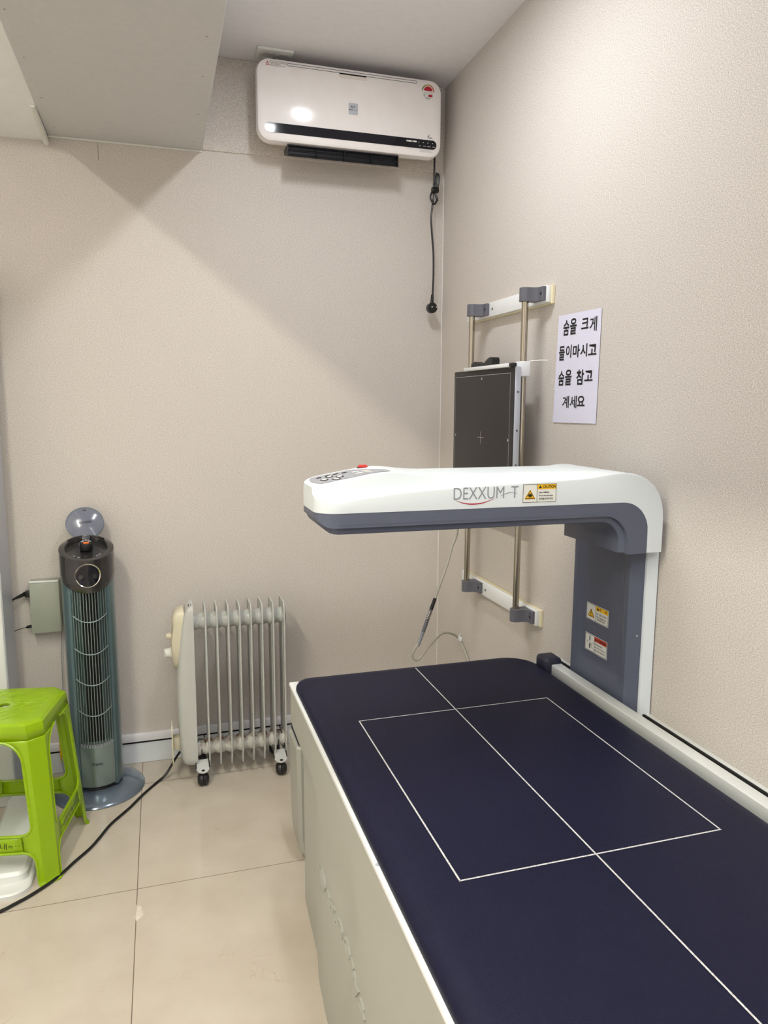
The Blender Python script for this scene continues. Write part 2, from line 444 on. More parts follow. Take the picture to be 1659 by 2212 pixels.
# display strip: a long stadium, dark glass
sx0, sx1, sz0, sz1 = -.667, -.081, 2.143, 2.172
mb = MB(); mb.prism([((sx0+sx1)/2+p[0], yf+.0016, (sz0+sz1)/2+p[1]) for p in rrect(sx1-sx0, sz1-sz0, .0144, 8)], (0, -.0022, 0))
ds = mb.build('display_strip', M['gloss'], t)
mb = MB()
yd = yf-.0012
for x0, x1 in ((-.1895, -.185), (-.1835, -.171), (-.169, -.1675), (-.1655, -.153)):
    mb.quad((x0, yd, 2.1605), (x1, yd, 2.1605), (x1, yd, 2.1655), (x0, yd, 2.1655))
for i, x in enumerate((-.1465, -.130, -.1135, -.097)):
    mb.quad((x, yd, 2.161), (x+.0025, yd, 2.161), (x+.0025, yd, 2.1635), (x, yd, 2.1635))
for i, (x, s) in enumerate(((-.1455, '온도'), (-.129, '타이머'), (-.1145, '풍량조절'), (-.0955, '전원'))):
    text_into(mb, s, rect_fn((x, yd, 2.149), (.009 if i != 2 else .012, 0, 0), (0, 0, .0036)), res=1)
mb.build('display_icons', M['label'], ds, smooth=0)
# grip slot along the top and the filter latch
mb = MB()
slot = [(-.3725+p[0], yf+.0006, 2.351+p[1]) for p in rrect(.437, .007, .0034, 4)]
mb.tube(slot, .0007, 6, closed=True); mb.build('trim_groove', M['grey'], t)
mb = MB(); mb.prism([(-.375+p[0], yf+.001, 2.3405+p[1]) for p in rrect(.094, .012, .005, 4)], (0, -.0015, 0)); la = mb.build('filter_latch', M['heaterback'], t)
MB().box(-.421, -.330, yf-.001, yf, 2.3435, 2.3475).build('latch_shadow_gap', M['hole'], la, smooth=0)
# badge
mb = MB(); mb.prism([(-.3745+p[0], yf+.001, 2.2425+p[1]) for p in rrect(.031, .0345, .003, 3)], (0, -.0015, 0)); bd = mb.build('badge', M['alu'], t)
mb = MB(); yb = yf-.0009
text_into(mb, 'B', rect_fn((-.382, yb, 2.2445), (.005, 0, 0), (0, 0, .0075)), res=2)
text_into(mb, '&', rect_fn((-.377, yb, 2.2432), (.003, 0, 0), (0, 0, .0035)), res=2)
text_into(mb, 'W', rect_fn((-.374, yb, 2.2450), (.0065, 0, 0), (0, 0, .0075)), res=2)
mb.quad((-.389, yb, 2.2375), (-.3755, yb, 2.2375), (-.3755, yb, 2.2395), (-.389, yb, 2.2395))
mb.quad((-.374, yb, 2.238), (-.361, yb, 2.238), (-.361, yb, 2.2388), (-.374, yb, 2.2388))
mb.build('badge_lettering', M['ink'], bd, smooth=0)
# energy label
ex, ez = -.1135, 2.3235
yl = yf-.0002
mb = MB()
mb.prism([(ex+.023*math.cos(a)*(1 if math.sin(a) > -.2 else .86), yl+.0006, ez+.006+(.021 if math.sin(a) > 0 else .030)*math.sin(a)) for a in [2*PI*i/40 for i in range(40)]], (0, -.0008, 0))
el = mb.build('energy_label', M['label'], t)
def arc(mb, a0, a1, r0, r1, y, n=10):
    for i in range(n):
        b0, b1 = a0+(a1-a0)*i/n, a0+(a1-a0)*(i+1)/n
        mb.quad(*[(ex+r*math.cos(b), y, ez+.004+r*.95*math.sin(b)) for r, b in ((r0, b0), (r1, b0), (r1, b1), (r0, b1))])
    return mb
ya = yl-.0006
arc(MB(), PI*.99, PI*.66, .0185, .0218, ya).build('rating_arc', M['greenprint'], el, smooth=0)
arc(MB(), PI*.66, PI*.45, .0185, .0218, ya).build('rating_arc', M['yellowprint'], el, smooth=0)
arc(MB(), PI*.45, PI*.25, .0185, .0218, ya).build('rating_arc', M['orangeprint'], el, smooth=0)
arc(MB(), PI*.25, -PI*.03, .0185, .0218, ya).build('rating_arc', M['red'], el, smooth=0)
mb = MB(); arc(mb, PI*.98, PI*.02, 0.0001, .0155, ya, 20)
mb.quad((ex+.001, ya, ez-.014), (ex+.0155, ya, ez-.014), (ex+.0155, ya, ez-.0065), (ex+.001, ya, ez-.0065))
mb.build('grade_print', M['crimson'], el, smooth=0)
mb = MB()
text_into(mb, '에너지소비효율', rect_fn((ex-.016, ya, ez-.0045), (.032, 0, 0), (0, 0, .0042)), res=1)
mb.quad((ex-.009, ya, ez-.0195), (ex+.006, ya, ez-.0195), (ex+.006, ya, ez-.0168), (ex-.009, ya, ez-.0168))
for k in range(2): mb.quad((ex-.016, ya, ez-.0095-k*.004), (ex-.0105, ya, ez-.0095-k*.004), (ex-.0105, ya, ez-.0075-k*.004), (ex-.016, ya, ez-.0075-k*.004))
mb.build('small_print', M['greyprint'], el, smooth=0)
# caution print, script logo and small print, straight on the panel
mb = MB()
for k, s in enumerate(('사용하기 전에 반드시 사용설명서를 읽고', '전원 플러그를 뽑고 청소를 하여 주십시오', '  화상 및 화재주의', '제품을 덮개로 막지 마십시오')):
    wd = (.060, .058, .030, .052)[k]
    text_into(mb, s, rect_fn((-.648+(.004 if k == 2 else 0), yf, 2.3535-k*.0042), (wd, 0, 0), (0, 0, .0032)), res=1)
mb.build('caution_print', M['ink'], t, smooth=0)
mb = MB()
for a, b_ in (((-.660, 2.343), (-.6545, 2.3535)), ((-.6545, 2.3535), (-.649, 2.343)), ((-.649, 2.343), (-.660, 2.343)), ((-.6545, 2.3455), (-.6545, 2.3505))):
    mb.cyl((a[0], yf+.0003, a[1]), (b_[0], yf+.0003, b_[1]), .0006, n=5)
mb.build('caution_triangle', M['crimson'], t, smooth=0)
mb = MB()
text_into(mb, 'H', rect_fn((-.1135, yf, 2.1775), (.007, 0, 0), (0, 0, .013)), shear=.5, res=2)
text_into(mb, 'aus', rect_fn((-.1075, yf, 2.1775), (.012, 0, 0), (0, 0, .0045)), shear=.6, res=2)
mb.build('script_logo', M['ink'], t, smooth=0)
mb = MB()
for k, s in enumerate(('제품이상시 고객센터 1588', '사용중 제품 앞을 막지 마십시오')):
    text_into(mb, s, rect_fn((-.142, yf, 2.1365-k*.0045), (.042+.006*k, 0, 0), (0, 0, .0032)), res=1)
mb.build('service_print', M['greyprint'], t, smooth=0)
# outlet louver hanging open under the body
lx0, lx1 = -.592, -.214
mb = MB()
mb.loft([[(x, -.118, 2.117), (x, -.122, 2.0785), (x, -.118, 2.0785), (x, -.052, 2.1005), (x, -.045, 2.118)] for x in (lx0, lx0+.003)])
mb.loft([[(x, -.118, 2.117), (x, -.122, 2.0785), (x, -.118, 2.0785), (x, -.052, 2.1005), (x, -.045, 2.118)] for x in (lx1-.003, lx1)])
mb.quad((lx0, -.120, 2.0800), (lx1, -.120, 2.0800), (lx1, -.052, 2.1020), (lx0, -.052, 2.1020))
mb.quad((lx0, -.108, 2.0830), (lx1, -.108, 2.0830), (lx1, -.100, 2.1200), (lx0, -.100, 2.1200))
lo_ = mb.build('outlet_louver', M['black'], t)
for z in (2.0800, 2.0955, 2.1120):
    MB().box(lx0, lx1, -.124, -.120, z-.0016, z+.0016, .0006, 1).build('louver_blade', M['gloss'], lo_)
for k in range(5):
    x = lx0+.002+(lx1-lx0-.004)*k/4
    MB().box(x-.0012, x+.0012, -.1225, -.108, 2.0815, 2.114).build('louver_rib', M['gloss'], lo_, smooth=0)
# power cord hanging down the corner, tied in a loop, with plug
pts = [(-.060, -.06, 2.15), (-.057, -.05, 2.092), (-.058, -.05, 2.045), (-.058, -.048, 2.01), (-.062, -.05, 1.985), (-.0665, -.05, 1.942), (-.064, -.05, 1.90), (-.0605, -.05, 1.863), (-.056, -.05, 1.815), (-.055, -.05, 1.735), (-.058, -.05, 1.655)]
mb = MB(); mb.tube(spline(pts, 8), .0036, 8)
loop = [(-.057, -.053, 2.05), (-.047, -.056, 2.088), (-.040, -.056, 2.078), (-.044, -.054, 2.05), (-.052, -.053, 2.028), (-.048, -.058, 2.004), (-.060, -.060, 1.986), (-.073, -.058, 2.006), (-.066, -.056, 2.028), (-.054, -.056, 2.04), (-.050, -.058, 2.092), (-.056, -.058, 2.06), (-.050, -.050, 2.02), (-.044, -.053, 2.0)]
mb.tube(spline(loop, 8), .0034, 8)
mb.cyl((-.066, -.055, 2.034), (-.044, -.055, 2.036), .0105, n=14)
pc = mb.build('power_cord', M['cord'], t)
mb = MB(); mb.tube([(-.058, -.05, 1.675), (-.059, -.05, 1.65), (-.061, -.052, 1.637)], [.005, .0062, .0075], 12)
mb.lathe([(.0, .012), (.016, .012), (.0185, .006), (.0185, -.012), (.016, -.014), (.0, -.014)], (-.063, -.055, 1.627), 28, 'y')
pl = mb.build('plug', M['cord'], pc)
for dx in (-.0085, .0085):
    MB().cyl((-.063+dx, -.069, 1.627), (-.063+dx, -.086, 1.6275), .0026, n=10).build('prong', M['chrome'], pl)

# ================================================================== X-RAY DETECTOR STAND on the right wall
t = thing('detector_rail_stand', 'two vertical steel rods on white wall plates with grey clamps', 'x-ray stand', (0, -.6, .655))
for z0, z1 in ((1.552, 1.597), (.655, .701)):
    pt = MB().box(-.022, -.009, -.826, -.285, z0, z1, .003, 2).build('mounting_plate', M['rimwhite'], t)
    MB().box(-.0095, -.0005, -.831, -.283, z0-.003, z1+.001, .001, 1).build('foam_backing', M['cream'], pt)
    for y in (-.487,):
        MB().cyl((-.0215, y, (z0+z1)/2), (-.0232, y, (z0+z1)/2), .004, n=12).build('screw', M['grey'], pt)
for y in (-.776, -.419):
    MB().cyl((-.06, y, .662), (-.06, y, 1.59), .0092, n=24).build('rod', M['metal'], t)
    for z0, z1 in ((1.558, 1.594), (.661, .697)):
        mb = MB()
        P = []
        for i in range(13):   # saddle clip: loop round the rod then a foot on the plate
            a = PI*1.5-PI*1.15*i/12
            P.append((-.06+.0155*math.sin(a+PI*.5)*-1, y+.0155*math.cos(a+PI*.5)))
        outer = []
        for i in range(17):
            a = math.radians(50+i*(250/16)); outer.append((-.06+.0165*math.cos(a), y+.0165*math.sin(a)))
        poly = [(-.0222, y+.016)]+[(-.05, y+.0155)]+outer[2:15]+[(-.0445, y-.0165), (-.0345, y-.022), (-.0325, y-.027), (-.0325, y-.043), (-.031, y-.045), (-.0222, y-.045)]
        mb.prism([(px, py, z0) for px, py in poly], (0, 0, z1-z0))
        cl = mb.build('clamp', M['grey'], t, smooth=30)
        MB().cyl((-.0318, y-.035, (z0+z1)/2), (-.0335, y-.035, (z0+z1)/2), .0035, n=12).build('screw_hole', M['hole'], cl)
# carriage behind the detector
ca = MB().box(-.078, -.046, -.745, -.44, 1.02, 1.375, .004, 2).build('carriage', M['rimwhite'], t)
MB().box(-.078, -.0485, -.797, -.757, 1.357, 1.398, .003, 2).build('bracket', M['rimwhite'], ca)
MB().box(-.076, -.049, -.437, -.400, 1.357, 1.395, .003, 2).build('bracket', M['rimwhite'], ca)
mb = MB(); mb.tube(spline([(-.05, -.792, 1.398), (-.03, -.81, 1.4005), (-.012, -.825, 1.400)]), .0012, 6); mb.build('cable_tie', M['rimwhite'], ca)
# black saddle-shaped handle on top
mb = MB()
pr = []
for y, z in ((-.455, 1.405), (-.461, 1.412), (-.476, 1.413), (-.495, 1.406), (-.520, 1.403), (-.545, 1.407), (-.568, 1.417), (-.585, 1.421), (-.597, 1.420), (-.602, 1.414), (-.602, 1.37), (-.455, 1.37)): pr.append((-.072, y, z))
mb.prism(pr, (.024, 0, 0)); mb.build('handle', M['black'], ca)
mb = MB(); mb.box(-.112, -.100, -.792, -.480, 1.3815, 1.3925, .0025, 2); mb.build('top_clip', M['rimwhite'], ca)
mb = MB(); mb.box(-.112, -.098, -.815, -.790, 1.3825, 1.3925, .003, 2); mb.build('clip_latch', M['black'], ca)

# ---- flat-panel detector held in the stand
t = thing('flat_panel_detector', 'dark flat x-ray detector panel with a thin white frame and cross', 'x-ray detector', (-.09, -.598, .972))
DX, dy0, dy1, dz0, dz1 = -.104, -.808, -.388, .972, 1.3835
MB().box(-.100, -.080, dy0, dy1, dz0, dz1, .004, 2).build('side_frame', M['alu'], t)
dp = MB().box(DX, -.099, dy0, dy1, dz0, dz1, .002, 2).build('front_face', M['detector'], t)
xm = DX-.0005
def stripe(mb, y0, y1, z0, z1): return mb.quad((xm, y0, z0), (xm, y1, z0), (xm, y1, z1), (xm, y0, z1))
mb = MB(); th = .0011
iy0, iy1, iz0, iz1 = dy0+.017, dy1-.012, dz0+.014, dz1-.017
stripe(mb, iy0, iy1, iz1-th, iz1); stripe(mb, iy0, iy1, iz0, iz0+th); stripe(mb, iy0, iy0+th, iz0, iz1); stripe(mb, iy1-th, iy1, iz0, iz1)
mb.build('frame_line', M['line'], dp, smooth=0)
cy_, cz_ = -.602, 1.183
mb = MB(); stripe(mb, cy_-.022, cy_+.022, cz_-.0007, cz_+.0007); stripe(mb, cy_-.0008, cy_+.0008, cz_-.018, cz_+.018)
mb.build('centre_cross', M['line'], dp, smooth=0)
for k, (a, b_) in enumerate((((cy_, iz1-.003), (0, 1)), ((iy0+.003, cz_), (1, 0)), ((iy1-.003, cz_), (-1, 0)))):
    mb = MB(); y, z = a
    if b_[0] == 0: mb.bm.faces.new([mb.bm.verts.new(p) for p in ((xm, y-.004, z-.010), (xm, y+.004, z-.010), (xm, y, z-.001))])
    else: mb.bm.faces.new([mb.bm.verts.new(p) for p in ((xm, y, z), (xm, y+b_[0]*.007, z-.005), (xm, y+b_[0]*.007, z+.005))])
    mb.build('edge_mark', M['line'], dp, smooth=0)
for z in (1.315, 1.21, 1.115, 1.0):
    MB().cyl((-.090, dy0+.0005, z), (-.090, dy0-.0012, z), .0032, n=10).build('frame_screw', M['grey'], t)

# ---- detector cable
t = thing('detector_cable', 'grey cable with an inline connector hanging below the detector', 'cable', (-.15, -.35, .40))
A = [(-.085, -.40, .976), (-.072, -.36, .855), (-.086, -.35, .80), (-.103, -.35, .739), (-.124, -.35, .682), (-.145, -.35, .625)]
B = [(-.202, -.35, .469), (-.219, -.35, .448), (-.2255, -.35, .428), (-.2165, -.35, .412), (-.198, -.345, .412), (-.168, -.33, .436), (-.125, -.31, .466), (-.085, -.28, .474), (-.045, -.26, .462), (-.012, -.24, .438), (-.008, -.265, .420), (-.007, -.30, .400), (-.007, -.34, .36), (-.007, -.38, .28)]
mb = MB(); mb.tube(spline(A, 8), .0042, 10); mb.tube(spline(B, 8), .0042, 10); mb.build('cable_jacket', M['cable'], t)
def lerp(a, b, s): return tuple(a[i]+(b[i]-a[i])*s for i in range(3))
p0, p1 = A[-1], B[0]
MB().tube([p0, lerp(p0, p1, .02), lerp(p0, p1, .25)], [.0058, .0062, .0066], 14).build('strain_relief', M['black'], t)
cn = MB().tube([lerp(p0, p1, .25), lerp(p0, p1, .3), lerp(p0, p1, .74)], [.0058, .0066, .0066], 14).build('connector', M['grey'], t)
mb = MB()
for k in range(5): mb.tube([lerp(p0, p1, .30+k*.035), lerp(p0, p1, .315+k*.035)], .0076, 12)
mb.build('connector_ribs', M['chrome'], cn)
MB().tube([lerp(p0, p1, .74), lerp(p0, p1, .78), p1, lerp(p0, p1, 1.06)], [.0066, .0062, .005, .0044], 12).build('strain_relief', M['greyprint'], t)
mb = MB(); mb.box(-.012, -.0005, -.256, -.228, .428, .442, .002, 1); mb.cyl((-.012, -.242, .435), (-.001, -.242, .455), .002, n=6)
mb.build('wall_clip', M['rimwhite'], t)

# ================================================================== PAPER SIGN
t = thing('paper_sign', 'white paper sign with black Korean breathing instructions on the right wall', 'sign', (0, -.95, 1.234))
def pw(u, v):     # u along -y, v up; sheet corners slightly out of square, gentle waviness
    y = -.845-.013*v + u*(-.208-(-.010)*(1-v)*0-.0*v); y = (-.845-.013*v)*(1-u)+(-1.053-.004*v)*u
    z = (1.2335+.2795*v)*(1-u)+(1.235+.276*v)*u
    return Vector((-.0018-.0005*math.sin(u*PI)*(1-v), y, z))
mb = MB(); N = 14
g = [[mb.bm.verts.new(pw(i/N, j/N)) for j in range(N+1)] for i in range(N+1)]
for i in range(N):
    for j in range(N): mb.bm.faces.new((g[i][j], g[i+1][j], g[i+1][j+1], g[i][j+1]))
sh = mb.build('sheet', M['paper'], t, smooth=0, solid=.0003, soff=0)
def yz_box(y0, z0, y1, z1):
    """(y left, z low) to (y right, z high), in u,v of the sheet"""
    u0, u1 = (-.852-y0)/.203, (-.852-y1)/.203; v0, v1 = (z0-1.234)/.278, (z1-1.234)/.278
    def fn(u, v):
        p = pw(u0+(u1-u0)*u, v0+(v1-v0)*v); p.x -= .0008; return p
    return fn
L = [[('숨', -.880, 1.459, -.909, 1.498), ('을', -.913, 1.459, -.945, 1.4995), ('크', -.968, 1.468, -1.001, 1.4945), ('게', -1.006, 1.459, -1.038, 1.4945)],
     [('들', -.865, 1.396, -.894, 1.433), ('이', -.900, 1.401, -.927, 1.434), ('마', -.934, 1.400, -.967, 1.432), ('시', -.970, 1.400, -1.001, 1.432), ('고', -1.006, 1.402, -1.043, 1.428)],
     [('숨', -.870, 1.331, -.899, 1.369), ('을', -.903, 1.331, -.935, 1.371), ('참', -.958, 1.331, -.993, 1.369), ('고', -.996, 1.339, -1.032, 1.365)],
     [('계', -.897, 1.272, -.929, 1.304), ('세', -.934, 1.272, -.966, 1.304), ('요', -.968, 1.277, -1.003, 1.303)]]
for row in L:
    mb = MB()
    for ch, y0, z0, y1, z1 in row: text_into(mb, ch, yz_box(y0, z0, y1, z1), bold=.010 if ch in '계세게' else .022, res=4)
    mb.build('printed_line', M['ink'], sh, smooth=0)

# ================================================================== BONE DENSITOMETER (couch + C-arm)
t = thing('bone_densitometer', 'bone density scanner couch with navy pad and white scanning arm', 'medical scanner', (-.4, -1.85, 0))
YN = -2.85
def bx(y):    # bottom x of the side shell, gently scalloped
    P = [(-.905, -.708), (-1.0, -.7125), (-1.08, -.7155), (-1.2, -.731), (-1.29, -.736), (-1.45, -.731), (-1.6, -.742), (-2.85, -.738)]
    for (ya, xa), (yb_, xb) in zip(P, P[1:]):
        if y >= yb_:
            s = (ya-y)/(ya-yb_); s = s*s*(3-2*s); return xa+(xb-xa)*s
    return P[-1][1]
def px_(y, z):   # outer surface of the side shell
    s = min(max((z-.395)/.11, 0), 1); s = s*s*(3-2*s)
    return bx(y)*(1-s)+(-.7385)*s
mb = MB(); ys = [-.905-(abs(YN)-.905)*i/60 for i in range(61)]
rings = []
for y in ys:
    rings.append([(px_(y, z), y, z) for z in [0, .1, .2, .3, .38, .40, .415, .43, .445, .46, .475, .49, .505, .585]]+[(-.006, y, .585), (-.006, y, 0)])
mb.loft(rings); mb.build('couch_body', M['tablewhite'], t, smooth=30)
MB().box(-.7405, -.715, YN, -.892, .583, .5935, .003, 2).build('edge_rim', M['rimwhite'], t)
# raised maker lettering on the side shell
mb = MB()
V, F = text_pts('Osteosys', res=4)
f0, f1 = [], []
for u, v in V:
    y = -1.213-.404*u; z = .272+.054*v
    X = px_(y, z)
    f0.append(mb.bm.verts.new((X-.0032, y, z))); f1.append(mb.bm.verts.new((X+.001, y, z)))
ec = {}
for f in F:
    mb.bm.faces.new([f0[i] for i in f])
    for a, b_ in zip(f, f[1:]+f[:1]): ec[(a, b_)] = 1
for a, b_ in list(ec):
    if (b_, a) not in ec: mb.bm.faces.new((f0[a], f0[b_], f1[b_], f1[a]))
mb.build('raised_lettering', M['tablewhite'], t, smooth=0)
# screws on the rim
for y in (-1.66, -2.35):
    MB().cyl((-.7355, y, .593), (-.7355, y, .5942), .0035, n=10).build('rim_screw', M['alu'], t)
# navy pad
def outline(ins, r=.085, n=10):
    x0, x1, y0, y1 = -.7340+ins, -.101-ins, YN+.02+ins, -.922-ins
    r = max(r-ins, .02); pts = []
    rl = max(.038-ins, .018)
    for cx_, cy2, a0, rr in ((x1-r, y1-r, 0, r), (x0+rl, y1-rl, PI/2, rl), (x0+.05, y0+.05, PI, .05), (x1-.05, y0+.05, 1.5*PI, .05)):
        for i in range(n+1):
            a = a0+PI/2*i/n; pts.append((cx_+rr*math.cos(a), cy2+rr*math.sin(a)))
    return pts
mb = MB()
rings = [[(x, y, z) for x, y in outline(i_)] for i_, z in ((.006, .586), (.001, .591), (0, .597), (.001, .604), (.005, .6105), (.012, .6150), (.022, .6172), (.036, .618))]
mb.loft(rings); pad = mb.build('pad', M['navy'], t, smooth=50)
zt = .6183
def strip(mb, x0, x1, y0, y1): return mb.quad((x0, y0, zt), (x1, y0, zt), (x1, y1, zt), (x0, y1, zt))
mb = MB(); hw_ = .0014
rx0, rx1, ry0, ry1 = -.645, -.2015, -1.763, -1.2155
strip(mb, rx0-hw_, rx1+hw_, ry0-hw_, ry0+hw_); strip(mb, rx0-hw_, rx1+hw_, ry1-hw_, ry1+hw_)
strip(mb, rx0-hw_, rx0+hw_, ry0, ry1); strip(mb, rx1-hw_, rx1+hw_, ry0, ry1)
mb.build('scan_area_outline', M['line'], pad, smooth=0)
zt = .6185
mb = MB(); strip(mb, -.4265-hw_, -.4265+hw_, YN+.05, -.952)
mb.quad((-.4265-hw_, -.952, zt), (-.4265+hw_, -.952, zt), (-.4265+hw_, -.9265, .6118), (-.4265-hw_, -.9265, .6118))
mb.build('centre_line', M['line'], pad, smooth=0)
# rail, end cap, rear ledge
MB().box(-.0885, -.0600, YN, -1.028, .590, .6230, .002, 3).build('guide_rail', M['rail'], t)
mb = MB(); mb.box(-.107, -.057, -1.038, -.984, .588, .6385, .010, 4); mb.build('rail_end_cap', M['navycap'], t)
MB().box(-.0120, -.001, YN, -.905, .58, .5985, .0006, 1).build('rear_ledge', M['rail'], t)
MB().box(-.0165, -.0118, YN, -.92, .582, .5974).build('rail_gap', M['hole'], t, smooth=0)
# column
cy0, cy1, cxf = -1.282, -1.058, -.047
mb = MB()
def recess(y, z):
    s = min(1, max(0, (y-(cy0+.012))/.022)) * min(1, max(0, ((cy1-.010)-y)/.032))
    s = s*s*(3-2*s); q = min(1, max(0, (z-.640)/.03)); q = q*q*(3-2*q)
    return cxf+.008*s*q
ny, nz = 36, 30
zs = [.588+.42*k/nz for k in range(nz+1)]
rings = []
for z in zs:
    r = [(recess(cy0+(cy1-cy0)*k/ny, z), cy0+(cy1-cy0)*k/ny, z) for k in range(ny+1)]
    r = [(-.0265, cy0-.0215, z), (cxf+.003, cy0-.003, z)]+r+[(cxf+.008, cy1+.004, z), (-.018, cy1+.004, z), (-.018, cy0-.0215, z)]
    rings.append(r)
mb.loft(rings); col_ = mb.build('column', M['armgrey'], t, smooth=30)
mb = MB(); mb.loft([[(-.0245, cy0-.0195, z), (-.0222, cy0-.0262, z), (-.0095, cy0-.0370, z), (-.0035, cy0-.0385, z), (-.0035, cy1+.006, z), (-.024, cy1+.006, z)] for z in (.588, 1.01)])
mb.build('column_back_cover', M['armwhite'], t, smooth=30)
MB().cyl((-.0315, cy0-.0172, .776), (-.0330, cy0-.0187, .776), .0024, n=14).build('screw', M['panelgrey'], col_)
# ---- arm shells: cross sections along x
YA0, YA1, XN = -1.343, -1.100, -.757
def corner(x, r):
    s_ = (XN+r-x)/r
    return 0 if s_ <= 0 else r-r*math.sqrt(max(0, 1-s_*s_))
def ynear(x): return YA0+corner(x, .043)
def yfar(x): return YA1-corner(x, .118)
def interp(x, P):
    if x <= P[0][0]: return P[0][1]
    for (a, b_), (c, d) in zip(P, P[1:]):
        if x <= c: return b_+(d-b_)*(x-a)/(c-a)
    return P[-1][1]
ZS = [(-.757, 1.101), (-.722, 1.104), (-.657, 1.112), (-.594, 1.119), (-.51, 1.123), (-.349, 1.129), (-.209, 1.134), (-.135, 1.1425)]
ZB = [(-.757, 1.1145), (-.68, 1.120), (-.59, 1.1255), (-.46, 1.1325), (-.30, 1.1365), (-.18, 1.1405), (-.135, 1.1430)]
ZR = [(-.757, 1.1262), (-.70, 1.1370), (-.64, 1.1475), (-.608, 1.1515), (-.592, 1.1520), (-.57, 1.1498), (-.53, 1.1450), (-.50, 1.1436), (-.24, 1.1436), (-.135, 1.1440)]
YR0, YR1 = -1.296, -1.142                # the raised spine
def ztop_r(x):
    s_ = (x+.135)/.119
    return 1.035+.1085*(max(0, 1-s_**2.6))**(1/2.6) if x > -.135 else None
def zsplit(x):
    if x < -.115: return 1.0815
    if x <= -.052: return 1.0185+math.sqrt(max(0, .063**2-(x+.115)**2))
    return .9725
xs = [XN+d for d in (0, .0003, .0012, .003, .006, .010, .015, .021, .028, .036, .044)]+[-.700+i*.02 for i in range(28)]+[-.150, -.1425, -.135, -.125, -.115, -.105, -.095, -.085, -.077, -.069, -.062, -.057, -.054, -.0525, -.052, -.0519, -.045, -.038, -.031, -.025, -.021, -.018, -.0165, -.016]
def white_ring(x):
    n, f = ynear(x), yfar(x); zr_ = ztop_r(x); zb = zsplit(x)
    r0, r1 = max(YR0, n+.001), min(YR1, f-.001)
    if zr_ is None: zs_, zi, zr_ = interp(x, ZS), interp(x, ZB), interp(x, ZR)
    else: zs_ = zi = zr_
    q = min(1, max(.04, (r0-n)/.047)); q2 = min(1, max(.04, (f-r1)/.042))
    zs1 = zi+(zs_-zi)*q; zs2 = zi+(zs_-zi)*q2
    e = .0045
    ring = [(n, zb), (n, zs1-e), (n+.0015*q, zs1-e*.35), (n+.005*q, zs1), (r0-.002*q, zi-.0003), (r0, zi+.0006*(zr_ > zi)), (r0+.0035, zr_-.0022*(zr_ > zi)), (r0+.0055, zr_-.0006*(zr_ > zi)), (r0+.009, zr_),
            (r1-.009, zr_), (r1-.0055, zr_-.0006*(zr_ > zi)), (r1-.0035, zr_-.0022*(zr_ > zi)), (r1, zi+.0006*(zr_ > zi)), (r1+.002*q2, zi-.0003), (f-.005*q2, zs2), (f-.0015*q2, zs2-e*.35), (f, zs2-e), (f, zb)]
    return [(x, y, max(z, zb)) for y, z in ring]
mb = MB(); mb.loft([white_ring(x) for x in xs]); arm = mb.build('arm_cover', M['armwhite'], t, smooth=32)
# lower shell: follows the parting line, its underside runs level and turns down into the collar
def zinner(x, zb, xc, r):
    if x < xc: return zb
    return zb-r+math.sqrt(max(0, r*r-(x-xc)**2)) if x < xc+r else None
def grey_ring(x):
    n, f = ynear(x)+.0006, yfar(x)-.0006; z1 = zsplit(x)-.0004; z0 = zinner(x, 1.054, -.150, .050)
    if z0 is None: z0 = .9715
    if x < -.728: z0 += .017*((-.728-x)/.029)**2
    z0 = min(z0, z1-.0008)
    return [(x, n, z1), (x, n, z0), (x, f, z0), (x, f, z1)]
gx = [x for x in xs if x < -.16]+[-.155, -.150, -.145, -.14, -.135, -.13, -.125, -.12, -.115, -.11, -.106, -.103, -.1012, -.1002, -.1, -.0999, -.093, -.085, -.075, -.068, -.062, -.058, -.055, -.0535, -.053]
mb = MB(); mb.loft([grey_ring(x) for x in gx]); mb.build('arm_lower_shell', M['armgrey'], t, smooth=32)
# inner lip: band swept along the underside profile from the nose to the foot of the collar
C = [(-.7475, 1.0640), (-.7455, 1.0590), (-.7420, 1.0530), (-.7370, 1.0475), (-.7310, 1.0435), (-.7240, 1.0412), (-.7160, 1.0402)]
C += [(-.70+i*.0425, 1.0400) for i in range(13)]
C += [(-.160+.046*math.sin(a), .994+.046*math.cos(a)) for a in [math.radians(7.5*i) for i in range(1, 13)]]
C += [(-.114, .985), (-.114, .974)]
mb = MB(); rings = []
for i, (x, z) in enumerate(C):
    ax_, az_ = C[min(i+1, len(C)-1)], C[max(i-1, 0)]
    d = Vector((ax_[0]-az_[0], 0, ax_[1]-az_[1])).normalized(); nrm = Vector((-d.z, 0, d.x))   # into the shell
    n, f = ynear(max(x, XN+.006)), yfar(max(x, XN+.006))
    sec = [(.0155, 0), (.0125, .0015), (.0110, .005), (.0102, .0095), (.0085, .0122), (.0045, .0132), (.0012, .0145), (.0003, .0180), (.0003, .0230)]
    rings.append([Vector((x, n+a_, z))+nrm*b_ for a_, b_ in sec]+[Vector((x, f-a_, z))+nrm*b_ for a_, b_ in sec[::-1]])
mb.loft(rings); mb.build('arm_inner_lip', M['armgrey'], t, smooth=40)
YC = (YR0+YR1)/2
